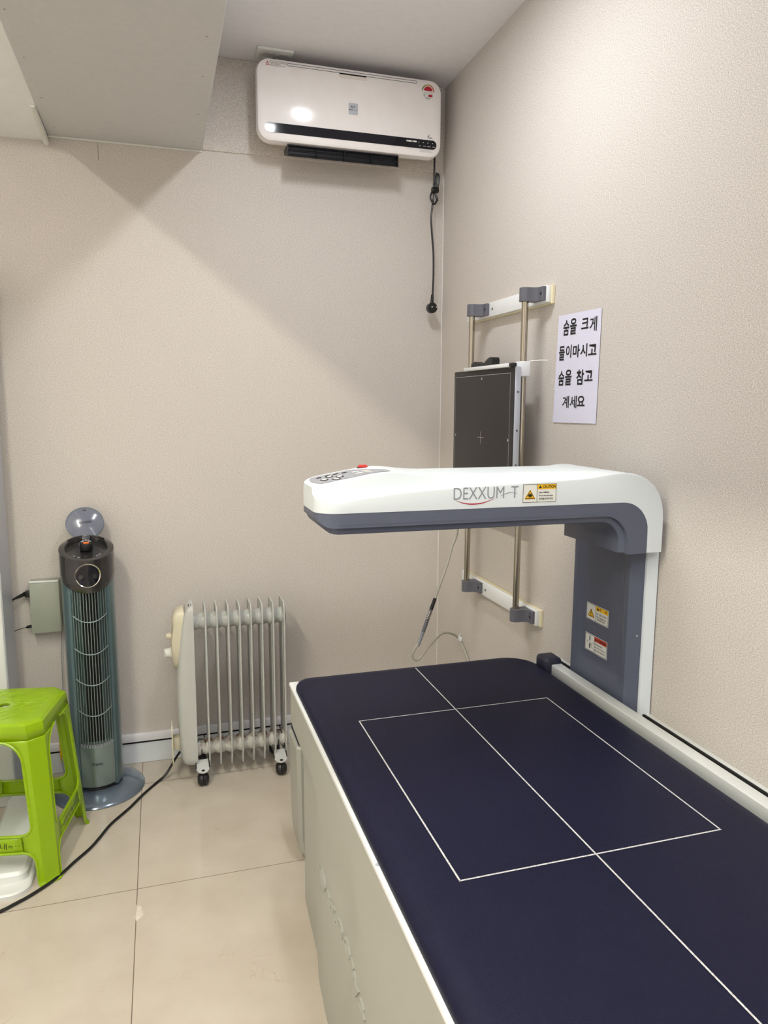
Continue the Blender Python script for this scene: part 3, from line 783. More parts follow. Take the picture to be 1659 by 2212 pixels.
# control keypad on the sloping tip
def topz(x): return interp(x, ZR)
def kp(u, v, h=.0006):      # u 0..1 along x, v 0..1 across (far -> near)
    x = -.735+.137*u; ya, yb_ = YC+.052, YC-.060
    if u > .62: ya = YC+.050-(u-.62)*.20
    y = ya+(yb_-ya)*v
    x += .010*(4*v*(1-v))*(-1)*(1-u)
    return Vector((x, y, topz(x)+h))
mb = MB(); N = 12
g = [[mb.bm.verts.new(kp(i/N, j/6)) for j in range(7)] for i in range(N+1)]
for i in range(N):
    for j in range(6): mb.bm.faces.new((g[i][j], g[i+1][j], g[i+1][j+1], g[i][j+1]))
ctl = mb.build('control_keypad', M['panelgrey'], arm, smooth=30)
mb = MB()
for u, v in ((.16, .62), (.27, .38), (.37, .62), (.27, .82)):
    mb.bm.faces.new([mb.bm.verts.new(kp(u+.052*math.cos(a), v+.13*math.sin(a), .0011)) for a in [2*PI*i/20 for i in range(20)]])
mb.build('button_outline', M['black'], ctl, smooth=0)
mb = MB()
for u, v in ((.16, .62), (.27, .38), (.37, .62), (.27, .82)):
    mb.bm.faces.new([mb.bm.verts.new(kp(u+.032*math.cos(a), v+.08*math.sin(a), .0015)) for a in [2*PI*i/16 for i in range(16)]])
mb.build('arrow_button', M['label'], ctl, smooth=0)
mb = MB()
for u, v in ((.10, .2), (.22, .16), (.34, .16), (.46, .2)):
    mb.quad(kp(u, v, .0011), kp(u+.07, v, .0011), kp(u+.07, v+.1, .0011), kp(u, v+.1, .0011))
mb.build('keypad_print', M['ink'], ctl, smooth=0)
mb = MB()
for u in (.58, .70):
    for v in (.35, .6): mb.quad(kp(u, v, .0011), kp(u+.09, v, .0011), kp(u+.09, v+.13, .0011), kp(u, v+.13, .0011))
mb.build('indicator_window', M['label'], ctl, smooth=0)
# emergency button
xb, yb2 = -.622, YC+.060
MB().lathe([(.0, .006), (.0125, .006), (.013, 0), (.0, -.004)], (xb, yb2, topz(xb)-.0055), 24).build('button_collar', M['black'], arm)
MB().lathe([(.0, .0075), (.008, .0075), (.0102, .006), (.0102, .0), (.0, .0)], (xb, yb2, topz(xb)-.0025), 24).build('stop_button', M['redbtn'], arm)
# logo on the near side of the arm
ylg = YA0-.0006
mb = MB(); text_into(mb, 'DEXXUM', rect_fn((-.4925, ylg, 1.0995), (.106, 0, 0), (0, 0, .0235)), res=4, bold=-.004)
text_into(mb, 'T', rect_fn((-.3715, ylg, 1.0995), (.0155, 0, 0), (0, 0, .0235)), res=4, bold=-.004)
def sweep_line(mb, pts, wmax, y):
    P = spline(pts, 8); n = len(P)
    for i in range(n-1):
        a, b_ = P[i], P[i+1]; w0 = wmax*math.sin(PI*i/(n-1))+.0001; w1 = wmax*math.sin(PI*(i+1)/(n-1))+.0001
        mb.quad((a.x, y, a.z-w0), (b_.x, y, b_.z-w1), (b_.x, y, b_.z+w1), (a.x, y, a.z+w0))
sweep_line(mb, [(-.396, 0, 1.104), (-.385, 0, 1.108), (-.372, 0, 1.1105), (-.357, 0, 1.108)], .0007, ylg-.0003)
mb.build('logo_lettering', M['greyprint'], arm, smooth=0)
mb = MB(); sweep_line(mb, [(-.488, 0, 1.0985), (-.470, 0, 1.0925), (-.451, 0, 1.0905), (-.430, 0, 1.0925), (-.405, 0, 1.1005)], .0011, ylg-.0003)
mb.build('logo_swoosh', M['crimson'], arm, smooth=0)

def sticker(parent, fn, name, kind):
    """warning label; fn(u,v,h) -> world point on the surface, h lifts off it"""
    def q(mb, u0, v0, u1, v1, h): return mb.quad(fn(u0, v0, h), fn(u1, v0, h), fn(u1, v1, h), fn(u0, v1, h))
    def tx(mb, s, u0, v0, u1, v1, h, **k): return text_into(mb, s, lambda u, v: fn(u0+(u1-u0)*u, v0+(v1-v0)*v, h), **k)
    mb = MB(); q(mb, 0, 0, 1, 1, .0004); st = mb.build(name, M['label'], parent, smooth=0)
    a, b_ = .02, .03
    mb = MB()
    for e in ((a, b_, 1-a, b_+.022), (a, 1-b_-.022, 1-a, 1-b_), (a, b_, a+.010, 1-b_), (1-a-.010, b_, 1-a, 1-b_), (.42, b_, .43, 1-b_)): q(mb, *e, .0008)
    mb.build('label_border', M['ink'], st, smooth=0)
    mb = MB(); q(mb, .432, .70, 1-a-.006, 1-b_-.01, .0008); mb.build('header_band', M['red'] if kind == 'warning' else M['yellow'], st, smooth=0)
    mb = MB()
    tri = lambda cx_, cy2, s, h: [fn(cx_-s*.40, cy2-s*.5, h), fn(cx_+s*.40, cy2-s*.5, h), fn(cx_, cy2+s*.75, h)]
    if kind == 'laser':
        tx(mb, 'CAUTION', .58, .755, .955, .905, .0012, bold=.02)
        tx(mb, 'Laser radiation.', .475, .50, .78, .60, .0012, bold=.015); tx(mb, 'Do not stare into beam.', .475, .34, .89, .42, .0012, bold=.015)
        tx(mb, '레이저광을 응시하지 마시오.', .475, .15, .90, .27, .0012, bold=.015, res=2)
        mb.bm.faces.new([mb.bm.verts.new(p) for p in tri(.51, .82, .12, .0012)])
    elif kind == 'caution':
        tx(mb, '주', .60, .76, .68, .90, .0012, bold=.02); tx(mb, '의', .83, .76, .92, .90, .0012, bold=.02)
        mb.bm.faces.new([mb.bm.verts.new(p) for p in tri(.53, .82, .14, .0012)])
        tx(mb, '장비 이동시 신체가', .45, .46, .93, .60, .0012, res=2); tx(mb, '끼이지 않도록 항상', .47, .29, .90, .40, .0012, res=2, bold=.01); tx(mb, '주의하여 주십시오', .50, .15, .88, .26, .0012, res=2, bold=.01)
    else:
        tx(mb, 'WARNING', .56, .755, .955, .905, .0012, bold=.02)
        mb.bm.faces.new([mb.bm.verts.new(p) for p in tri(.495, .82, .12, .0012)])
        tx(mb, 'Hand crushing.', .45, .50, .80, .61, .0012, bold=.012); tx(mb, 'Keep clear of moving arm.', .45, .34, .95, .44, .0012, bold=.012); tx(mb, '손을 넣지 마십시오', .45, .16, .92, .28, .0012, res=2, bold=.012)
        q(mb, .205, .62, .235, .88, .0012); q(mb, .205, .17, .235, .44, .0012)
        for k, v in enumerate((.50, .44, .38, .32, .24)): q(mb, .24, v, .40 if k in (0, 4) else .32, v+.014, .0012)
        tx(mb, 'D', .10, .47, .15, .56, .0012)
    mb.build('label_print', M['ink'], st, smooth=0)
    if kind != 'warning':
        mb = MB(); mb.bm.faces.new([mb.bm.verts.new(p) for p in tri(.222, .40, .40, .0008)]); mb.build('hazard_triangle', M['yellow'], st, smooth=0)
        mb = MB()
        T = tri(.222, .40, .36, .0013); T2 = tri(.222, .40, .30, .0013)
        for i in range(3): mb.quad(T[i], T[(i+1) % 3], T2[(i+1) % 3], T2[i])
        if kind == 'laser':
            for k in range(12):
                a0 = 2*PI*k/12; rr = .14 if k % 2 == 0 else .11
                mb.quad(*[fn(.222+r_*.55*math.cos(a0+d), .40+r_*math.sin(a0+d), .0015) for r_, d in ((.02, -.2), (rr, -.06), (rr, .06), (.02, .2))])
            mb.bm.faces.new([mb.bm.verts.new(fn(.222+.055*math.cos(2*PI*i/16), .40+.075*math.sin(2*PI*i/16), .0017)) for i in range(16)])
        else:
            q(mb, .212, .34, .232, .56, .0014); q(mb, .212, .25, .232, .30, .0014)
        mb.build('hazard_symbol', M['ink'], st, smooth=0)
    return st
sticker(arm, lambda u, v, h: Vector((-.3475+.0765*u, YA0-h, 1.0880+.0385*v)), 'laser_warning_label', 'laser')
def colfn(z0, z1): return lambda u, v, h: Vector((recess(-1.1095-.0925*u, z0+(z1-z0)*v)-.0004-h, -1.1095-.0925*u, z0+(z1-z0)*v))
sticker(col_, colfn(.7640, .8055), 'caution_label', 'caution')
sticker(col_, colfn(.6860, .7295), 'warning_label', 'warning')

# ================================================================== STEP STOOL at the head end of the couch
t = thing('step_stool', 'small white step box with a navy top between couch and radiator', 'step', (-.57, -.68, 0))
mb = MB()
def oct_(x0, x1, y0, y1, c): return [(x0+c, y0), (x1-c, y0), (x1, y0+c), (x1, y1-c), (x1-c, y1), (x0+c, y1), (x0, y1-c), (x0, y0+c)]
mb.loft([[(x, y, z) for x, y in oct_(-.699+i_, -.46-i_, -.752+i_, -.61-i_, .010)] for i_, z in ((.022, .002), (.012, .02), (.005, .07), (.001, .338), (.004, .345))])
mb.build('box_body', M['tablewhite'], t, smooth=20)
mb = MB(); mb.box(-.692, -.466, -.745, -.616, .344, .358, .007, 4); mb.build('top_pad', M['navycap'], t)

# ================================================================== TOWER FAN
FC = Vector((-1.2645, -.150, 0)); FA = math.radians(-90+5.5)   # direction the fan faces
def fp(ph, r, z): a = FA+ph; return Vector((FC.x+r*math.cos(a), FC.y+r*math.sin(a), z))
t = thing('tower_fan', 'tall teal-grey tower fan with an open round lid', 'fan', FC)
MB().lathe([(.0, .026), (.07, .026), (.10, .023), (.13, .014), (.143, .007), (.146, .003), (.144, 0), (.0, 0)], FC, 72).build('base', M['fanbase'], t)
MB().lathe([(.0, .034), (.066, .034), (.068, .024), (.0, .024)], FC, 48).build('swivel_collar', M['black'], t)
rb = .079
def zlow(ph): return .690+.052*min(abs(ph)/(PI/2), 1)**1.6
# rear shell
mb = MB(); P0, P1 = math.radians(40), math.radians(320)
rings = []
for z in [.034, .038]+[.05+.69*k/14 for k in range(15)]+[.80]:
    s = .94 if z < .036 else 1
    rings.append([fp(P0+(P1-P0)*k/60, rb*s, z) for k in range(61)]+[fp(P1, rb-.012, z), fp(PI, rb-.02, z), fp(P0, rb-.012, z)])
mb.loft(rings); mb.build('rear_shell', M['fanbody'], t)
# raised edge ribs either side of the grille
for s in (-1, 1):
    mb = MB(); mb.loft([[fp(s*math.radians(a), r_, z) for a, r_ in ((41, .077), (41, .0815), (44, .083), (49, .0825), (52, .078))] for z in (.036, .70)], cap=True); mb.build('side_rib', M['fanbody'], t)
# lower plain front
mb = MB(); rings = []
for z in (.040, .044, .10, .16, .194):
    s = .95 if z < .042 else 1
    rings.append([fp(math.radians(-41+82*k/24), rb*s, z-.010*math.cos(math.radians(-41+82*k/24)*2)*(1 if z > .19 else 0)) for k in range(25)]+[fp(math.radians(38), rb-.014, z), fp(0, rb-.016, z), fp(math.radians(-38), rb-.014, z)])
mb.loft(rings); fr = mb.build('front_panel', M['fanfront'], t)
mb = MB()
text_into(mb, 'Wewlan', lambda u, v: fp(math.radians(-14+25*u), rb+.0005, .117+.011*v), res=2, bold=.01)
mb.build('brand_lettering', M['ink'], fr, smooth=0)
# impeller darkness + grille bars
mb = MB(); mb.loft([[fp(math.radians(-47+94*k/16), .062, z) for k in range(17)]+[fp(math.radians(47), .058, z)]+[fp(math.radians(47-94*k/16), .056, z) for k in range(17)] for z in (.165, .72)]); mb.build('grille_recess', M['fanbody'], t)
mb = MB(); mb.loft([[fp(math.radians(-24+48*k/16), .064-.0, z) for k in range(17)]+[fp(math.radians(24), .05, z), fp(math.radians(-24), .05, z)] for z in (.17, .715)]); mb.build('impeller', M['hole'], t)
gr = bpy.data.objects.new('grille', None); COL.objects.link(gr); gr.parent = t
for k in range(13):
    ph = math.radians(-38+76*k/12)
    mb = MB(); mb.loft([[fp(ph-.013, .0795, z), fp(ph+.013, .0795, z), fp(ph+.013, .073, z), fp(ph-.013, .073, z)] for z in (.178, .705)]); mb.build('vertical_bar', M['fanfront'], gr, smooth=0)
for z in (.597, .491, .389, .286):
    mb = MB(); mb.tube([fp(math.radians(-39+78*k/24), .0797, z+.022*((k-12)/12)**2) for k in range(25)], .0021, 6); mb.build('cross_bar', M['fanfront'], gr)
mb = MB()
for k in range(12):
    ph = math.radians(-38+76*(k+.5)/12); mb.box(-.0022, .0022, -.001, .001, -.006, .006, mtx=Matrix.Translation(fp(ph, .0792, .189-.006*math.cos(ph*2)))@Matrix.Rotation(FA+ph+PI/2, 4, 'Z'))
mb.build('bar_ends', M['greyprint'], gr, smooth=0)
# head shell with drooping lower edge and sloped rim
rh = .0825
def ztop(ph): return .823-.026*math.cos(ph)
mb = MB(); rings = []
NP = 64; phs = [-PI+2*PI*k/NP for k in range(NP)]
for s in (0, .02, .25, .5, .75, .92, .98):
    rings.append([fp(p, rh*(.985 if s == 0 else 1), zlow(p)+(ztop(p)-zlow(p))*s) for p in phs])
rings.append([fp(p, rh-.003, ztop(p)) for p in phs]); rings.append([fp(p, rh-.018, ztop(p)+.002) for p in phs]); rings.append([fp(p, rh-.021, ztop(p)-.001) for p in phs])
rings.append([fp(p, rh-.022, ztop(p)-.016) for p in phs])
rings.append([fp(p, .001, .823-.016) for p in phs])
mb.loft(rings, cap=True); hd = mb.build('head', M['fanhead'], t, smooth=40)
tilt = math.atan2(.026, rh)
HM = Matrix.Translation((FC.x, FC.y, .823))@Matrix.Rotation(FA, 4, 'Z')@Matrix.Rotation(tilt, 4, 'Y')   # local +x to the front
mb = MB(); mb.lathe([(.0, .004), (.0165, .004), (.019, .0), (.019, -.018), (.0, -.018)], (0, 0, 0), 28); mb.map(lambda c: HM@(c+Vector((-.012, 0, .008)))); kn = mb.build('dial', M['black'], hd)
mb = MB(); mb.box(-.004, .004, -.0085, .0085, -.002, .002, .0015, 2); mb.map(lambda c: HM@(c+Vector((-.006, 0, .013)))); mb.build('power_button', M['orange'], kn)
mb = MB()
for k in range(5):
    a = math.radians(110+35*k); mb.box(-.004, .004, -.0025, .0025, -.001, .001, .0006, 1, mtx=HM@Matrix.Translation((-.012+.0125*math.cos(a), .0125*math.sin(a), .0127))@Matrix.Rotation(a, 4, 'Z'))
mb.build('mode_buttons', M['panelgrey'], kn)
for a in (-50, -30, 40, 55): MB().box(-.002, .002, -.004, .004, -.0004, .0004, mtx=HM@Matrix.Translation((.048*math.cos(math.radians(a)), .048*math.sin(math.radians(a)), -.0125))@Matrix.Rotation(math.radians(a), 4, 'Z')).build('indicator_print', M['greyprint'], hd, smooth=0)
# chrome ring with dark window on the front
RM = Matrix.Translation(fp(0, rh+.001, .7475))@Matrix.Rotation(FA, 4, 'Z')@Matrix.Rotation(math.radians(2), 4, 'Y')
mb = MB(); mb.lathe([(.0365, -.006), (.0385, .001), (.0370, .0035), (.0345, .001), (.0345, -.008)], (0, 0, 0), 40, 'x')
mb.map(lambda c: RM@Vector((c.x-.0088*(c.y/.035)**2*1.0, c.y, c.z))); rg = mb.build('chrome_ring', M['chrome'], hd)
mb = MB(); mb.lathe([(.0, .0015), (.035, .0015), (.035, -.012), (.0, -.012)], (0, 0, 0), 40, 'x')
mb.map(lambda c: RM@Vector((c.x-.0082*(c.y/.033)**2, c.y, c.z))); mb.build('display_window', M['gloss'], hd)
# open lid, tilted back, with hinge and handle arc
LM = Matrix.Translation(fp(PI, .066, .845))@Matrix.Rotation(FA+PI/2, 4, 'Z')@Matrix.Rotation(math.radians(-24), 4, 'X')   # local z up the lid, y away from viewer
mb = MB(); mb.lathe([(.0, -.003), (.055, -.003), (.058, -.001), (.058, .002), (.0, .003)], (0, 0, .047), 48, 'y'); mb.map(lambda c: LM@Vector((c.x, c.y, .047+(c.z-.047)*.93))); ld = mb.build('lid', M['fanlid'], hd)
mb = MB(); mb.tube([LM@Vector((.0575*math.cos(2*PI*i/48), 0, .047+.0535*math.sin(2*PI*i/48))) for i in range(48)], .0018, 6, closed=True); mb.build('lid_rim', M['fanbody'], ld)
mb = MB(); mb.box(-.0055, .0055, -.0045, -.002, .089, .0945, .001, 1); mb.map(lambda c: LM@c); mb.build('lid_catch', M['black'], ld)
mb = MB(); text_into(mb, 'Wewlan', lambda u, v: LM@Vector((-.019+.040*u, -.0037, .054-.010*v)), res=2, bold=.01); mb.build('lid_lettering', M['ink'], ld, smooth=0)
mb = MB(); mb.box(-.013, .013, -.012, .004, -.014, .002, .002, 2); mb.map(lambda c: LM@c); mb.build('hinge', M['black'], hd)
mb = MB(); mb.tube([fp(PI+math.radians(-58+116*k/20), .064, .842+.008*math.sin(PI*k/20)) for k in range(21)], .0028, 8); mb.build('rear_handle', M['fanhead'], hd)

# ================================================================== OIL RADIATOR
t = thing('oil_radiator', 'ivory oil-filled radiator on castors against the back wall', 'radiator', (-.8, -.148, 0))
fx = [-.640-.0376*k for k in range(8)]
def fin_poly(x, z0=.048, z1=.606, y0=-.2, y1=-.096):
    c = .018
    return [(x, y0+c*.6, z0), (x, y1-c*.6, z0), (x, y1, z0+c), (x, y1, z1-c*.6), (x, y1-c*.5, z1), (x, y0+c*.7, z1), (x, y0+c*.2, z1-c*.35), (x, y0, z1-c), (x, y0, z0+c*2)]
for x in fx:
    mb = MB(); mb.prism(fin_poly(x-.0011), (.0022, 0, 0))
    P = fin_poly(x); mb.tube([Vector(p) for p in P], .0031, 8, closed=True)
    mb.box(x-.0035, x+.0035, -.170, -.126, .09, .56, .003, 1)
    mb.build('fin', M['radiator'], t, smooth=40)
def header(z, r, m):
    mb = MB(); pr = []
    edges = [-.942]+fx[::-1]+[-.630]
    for a, b_ in zip(edges, edges[1:]):
        pr += [(r*.98, a), (r*1.0, a+.006), (r*.93, a+(b_-a)*.3), (r*.80, (a+b_)/2), (r*.93, a+(b_-a)*.7), (r*1.0, b_-.006), (r*.98, b_)]
    pr.sort(key=lambda q: q[1])
    mb.lathe([(0, pr[0][1])]+pr+[(0, pr[-1][1])], (0, -.148, z), 28, 'x')
    return mb.build('oil_header', m, t, smooth=30)
header(.550, .0300, M['radiator']); header(.100, .0300, M['rust'])
# control housing on the left end
mb = MB()
LP = [(.060, -.982), (.066, -.990), (.085, -.9955), (.14, -1.0), (.24, -1.0035), (.35, -1.003), (.46, -.994), (.54, -.983), (.580, -.975), (.598, -.969), (.609, -.962), (.615, -.953)]
rings = []
for z, xl in LP:
    yA, yB = -.204, -.092; xr = -.9425; w_ = xr-xl
    sh = .008 if z < .062 or z > .612 else (.003 if z < .07 or z > .60 else 0)
    rings.append([(xr, yA+sh, z), (xl+w_*.70, yA+sh, z), (xl+w_*.25, yA+sh+.002, z), (xl+w_*.07, yA+sh+.008, z), (xl, yA+sh+.022, z), (xl, yB-sh-.022, z), (xl+w_*.07, yB-sh-.008, z), (xl+w_*.25, yB-sh-.002, z), (xr, yB-sh, z)])
mb.loft(rings); hb = mb.build('housing', M['radiator'], t, smooth=45)
mb = MB()
for dx in (-.960, -.953):
    for y in (-.180, -.166): mb.box(dx+.004-.0018, dx+.004+.0018, y-.0045, y+.0045, .6135, .6154)
mb.build('vent_holes', M['grey'], hb, smooth=0)
mb = MB(); rings = []
for z, xl, hy in ((.392, -1.006, .004), (.40, -1.0085, .020), (.42, -1.0125, .034), (.46, -1.0165, .040), (.50, -1.016, .040), (.545, -1.009, .038), (.565, -1.010, .037), (.585, -1.006, .034), (.597, -.996, .028), (.603, -.985, .02)):
    xi = -.972
    rings.append([(xi, -.148-hy-.006, z), (xl+.012, -.148-hy-.004, z), (xl+.003, -.148-hy, z), (xl, -.148-hy+.008, z), (xl, -.148+hy-.008, z), (xl+.003, -.148+hy, z), (xl+.012, -.148+hy+.004, z), (xi, -.148+hy+.006, z)])
mb.loft(rings); cp = mb.build('control_panel', M['radcream'], hb, smooth=45)
MB().lathe([(.0, -.014), (.009, -.014), (.011, -.011), (.012, .002), (.0, .002)], (-1.0165, -.148, .506), 24, 'x').build('switch_knob', M['radcream'], cp)
mb = MB(); mb.lathe([(.0, -.020), (.013, -.019), (.016, -.014), (.017, -.004), (.020, -.002), (.020, .002), (.0, .002)], (-1.0165, -.148, .448), 28, 'x'); mb.box(-1.0390, -1.0345, -.151, -.145, .434, .462, .001, 1); mb.build('thermostat_knob', M['label'], cp)
# cord wrap
mb = MB(); mb.prism([(-1.026, -.148+p[0], .128+p[1]) for p in rrect(.075, .145, .02, 6)], (.004, 0, 0)); mb.box(-1.023, -.998, -.165, -.131, .105, .150, .004, 2); mb.build('cord_wrap', M['radcream'], t)
# castors: plate, wire bracket, wheel
for x in (-.9285, -.664):
    for s in (1, -1):
        cyc = -.148-s*.088
        mb = MB(); q0 = -.148-s*.030
        pl_ = [(x-.021, q0, .067), (x+.021, q0, .067), (x+.0215, cyc+s*.012, .056)]
        n = 8
        pl_ += [(x+.0215*math.cos(PI*i/n), cyc+s*.012-s*.026*math.sin(PI*i/n), .056-.002*math.sin(PI*i/n)) for i in range(1, n)]
        pl_ += [(x-.0215, cyc+s*.012, .056)]
        mb.prism(pl_, (0, 0, -.003))
        cs = mb.build('castor', M['castorplate'], t, smooth=20)
        mb = MB(); mb.lathe([(.0, .0006), (.0055, .0006), (.0055, -.001), (.0, -.001)], (x, cyc-s*.002, .0562), 16); mb.build('pivot_hole', M['hole'], cs)
        mb = MB(); mb.lathe([(.0, -.019), (.010, -.019), (.0165, -.016), (.0205, -.010), (.0215, -.003), (.0195, 0), (.0215, .003), (.0205, .010), (.0165, .016), (.010, .019), (.0, .019)], (x, cyc+s*.006, .0222), 28, 'x'); mb.cyl((x, cyc, .04), (x, cyc, .054), .006, n=10)
        mb.build('wheel', M['black'], cs)
        mb = MB(); mb.tube(spline([(x-.022, cyc+s*.014, .058), (x-.0205, q0+s*.004, .085), (x-.012, q0+s*.012, .130), (x, q0+s*.012, .134), (x+.012, q0+s*.012, .130), (x+.0205, q0+s*.004, .085), (x+.022, cyc+s*.014, .058)], 6), .0018, 6)
        mb.cyl((x, q0, .066), (x, q0-s*.002, .105), .0016, n=6); mb.build('wire_bracket', M['cord'], cs)
# power cord over the floor
pts = [(-1.0, -.135, .085), (-1.022, -.140, .055), (-1.050, -.155, .018), (-1.080, -.178, .0052), (-1.122, -.243, .005), (-1.163, -.319, .005), (-1.214, -.399, .005), (-1.242, -.466, .005), (-1.264, -.513, .005), (-1.301, -.570, .005), (-1.341, -.634, .005), (-1.391, -.686, .005), (-1.430, -.716, .005), (-1.465, -.738, .005), (-1.60, -.80, .005)]
mb = MB(); mb.tube(spline(pts, 8), .0042, 8); mb.build('power_cord', M['cord'], t)

# ================================================================== GREEN PLASTIC STOOL
SC, SA = Vector((-1.470, -.462)), math.radians(-10)
ux, uy = Vector((math.cos(SA), math.sin(SA))), Vector((-math.sin(SA), math.cos(SA)))
def sp_(a, b, z): p = SC+ux*a+uy*b; return Vector((p.x, p.y, z))
t = thing('plastic_stool', 'lime green moulded plastic stool at the left edge', 'stool', (SC.x, SC.y, 0))
ZT, ZA, ZS0, ZS1 = .445, .398, .092, .138        # seat top, apron edge, stretcher
def sw(z): return .135+(.163-.135)*(ZT-z)/ZT     # half width of the stool at a height
def ch(z): return .034-.006*(ZT-z)/ZT            # corner chamfer
# seat: polar loft from the hand hole to the octagonal rim, then down the apron
def octr(w_, c):
    P = [(w_, -w_+c), (w_, w_-c), (w_-c, w_), (-w_+c, w_), (-w_, w_-c), (-w_, -w_+c), (-w_+c, -w_), (w_-c, -w_)]
    out = []
    for i in range(8):
        a, b_ = P[i], P[(i+1) % 8]
        for k in range(6): out.append((a[0]+(b_[0]-a[0])*k/6, a[1]+(b_[1]-a[1])*k/6))
    return out
def circ(r):
    O = octr(.1, .03); return [(r*x/math.hypot(x, y), r*y/math.hypot(x, y)) for x, y in O]
mb = MB(); rings = []
for r, z in ((.0145, .436), (.0145, .4445), (.0165, ZT)): rings.append([sp_(a, b_, z) for a, b_ in circ(r)])
C0, O1 = circ(.0165), octr(.119, .030)
for k in (.33, .66, 1): rings.append([sp_(a[0]+(o_[0]-a[0])*k, a[1]+(o_[1]-a[1])*k, ZT) for a, o_ in zip(C0, O1)])
rings.append([sp_(a, b_, ZT-.002) for a, b_ in octr(.127, .032)])
rings.append([sp_(a, b_, ZT-.008) for a, b_ in octr(.1345, .034)])
rings.append([sp_(a, b_, ZT-.02) for a, b_ in octr(sw(ZT-.02), ch(ZT-.02))])
rings.append([sp_(a, b_, ZA) for a, b_ in octr(sw(ZA), ch(ZA))])
mb.loft(rings, cap=False); seat = mb.build('seat', M['green'], t, solid=.003, smooth=24)
# raised diagonal ribs and a medallion ring on the seat
mb = MB()
for k in range(-5, 6):
    o_ = k*.0235; seg = []
    for i in range(41):
        q_ = -.15+.30*i/40; a_, b2 = (q_+o_)*.7071, (q_-o_)*.7071
        if abs(a_) < .108 and abs(b2) < .108 and math.hypot(a_, b2) > .024 and abs(a_)+abs(b2) < .185: seg.append((a_, b2, i))
        else: seg.append(None)
    run = []
    for p_ in seg+[None]:
        if p_: run.append(p_)
        else:
            if len(run) > 3: mb.tube([sp_(a_, b2, ZT-.0004) for a_, b2, i in run], [.0006]+[.0021]*(len(run)-2)+[.0006], 6)
            run = []
for r in (.050, .054): mb.tube([sp_(.055+r*math.cos(a), .060+r*math.sin(a), ZT) for a in [math.radians(150+150*i/20) for i in range(21)]], .0013, 6)
for r in (.045, .049): mb.tube([sp_(r*math.cos(2*PI*i/36), r*math.sin(2*PI*i/36), ZT) for i in range(36)], .0011, 6, closed=True)
mb.build('tread_ribs', M['green'], seat)
def lw(z):                                  # width of a leg flange measured from the corner
    base = .052-.010*(ZA-z)/ZA
    r1 = .060
    if z > ZA-r1: d = z-(ZA-r1); base += r1-math.sqrt(max(0, r1*r1-d*d))
    r2 = .030
    if ZS1 < z < ZS1+r2: d = ZS1+r2-z; base += r2-math.sqrt(max(0, r2*r2-d*d))
    if ZS0-r2 < z < ZS0: d = z-(ZS0-r2); base += r2-math.sqrt(max(0, r2*r2-d*d))
    if ZS0 <= z <= ZS1: base += r2
    return base
zl = [0, .003, .006]+[.012+.05*k/5 for k in range(6)]+[ZS0-.03+.03*k/8 for k in range(9)]+[ZS0+.015, ZS1-.015]+[ZS1+.03*k/8 for k in range(9)]+[ZS1+.03+(ZA-.06-ZS1-.03)*k/6 for k in range(1, 7)]+[ZA-.06+.06*k/12 for k in range(1, 13)]
zl = sorted(set(round(z, 5) for z in zl))
SPT = lambda z: .0 if z > .008 else .006*(1-z/.008)
for qx, qy in ((1, -1), (1, 1), (-1, 1), (-1, -1)):
    mb = MB(); rings = []
    for z in zl:
        w_ = sw(z)+SPT(z); c = ch(z); l_ = min(lw(z), w_-.001)
        P = [(w_, w_-l_), (w_, w_-l_*.5-c*.5), (w_, w_-c), (w_-c*.55, w_-c*.45), (w_-c, w_), (w_-l_*.5-c*.5, w_), (w_-l_, w_)]
        rings.append([sp_(qx*a, qy*b_, z) for a, b_ in P])
    if qx*qy < 0: rings = [r[::-1] for r in rings]
    mb.loft(rings, cap=False, closed=False)
    for e in (0, -1):                          # rolled rims along the free flange edges
        mb.tube([r[e] for r, z in zip(rings, zl) if z <= ZS0], .0024, 6)
        mb.tube([r[e] for r, z in zip(rings, zl) if z >= ZS1], .0024, 6)
    lg = mb.build('leg', M['green'], t, smooth=30, solid=.003, soff=0)
stx = {}
for k, (ax, sgn) in enumerate((('y', -1), ('x', 1), ('y', 1), ('x', -1))):
    mb = MB(); rows = []
    for z in (ZS0, ZS0+.015, ZS1-.015, ZS1):
        w_ = sw(z); l_ = w_-lw(z)+.004
        P = [(-l_, sgn*w_), (-l_*.5, sgn*w_), (0, sgn*w_), (l_*.5, sgn*w_), (l_, sgn*w_)]
        rows.append([sp_(*(p if ax == 'y' else p[::-1]), z) for p in P])
    mb.loft(rows, cap=False, closed=False)
    mb.tube(rows[0], .0028, 6); mb.tube(rows[-1], .0028, 6)
    stx[k] = mb.build('stretcher', M['green'], t, smooth=30, solid=.003, soff=0)
# marker writing on two stretchers
def face_fn(ax, sgn):
    def fn(u, z, h=.0022):
        w_ = sw(z)+h
        return sp_(u, sgn*w_, z) if ax == 'y' else sp_(sgn*w_, u, z)
    return fn
fn = face_fn('y', -1)
mb = MB()
for ch_, u0, u1, z0, z1 in (('인', -.004, .010, .107, .122), ('내', .026, .042, .106, .123), ('하', .046, .058, .107, .117), ('-', .063, .067, .113, .1142), ('-', .072, .075, .114, .1152), ('ㄱ', .080, .085, .114, .122)):
    text_into(mb, ch_, lambda u, v, a=u0, b_=u1, c=z0, d=z1: fn(a+(b_-a)*u, c+(d-c)*v), res=2)
mb.build('marker_writing', M['ink'], stx[0], smooth=0)
fn2 = face_fn('x', 1)
mb = MB()
text_into(mb, '인내시경 대기실 나ㅏ', lambda u, v: fn2(-.080+.135*u, .106+.014*v), res=2)
mb.build('marker_writing', M['ink'], stx[1], smooth=0)

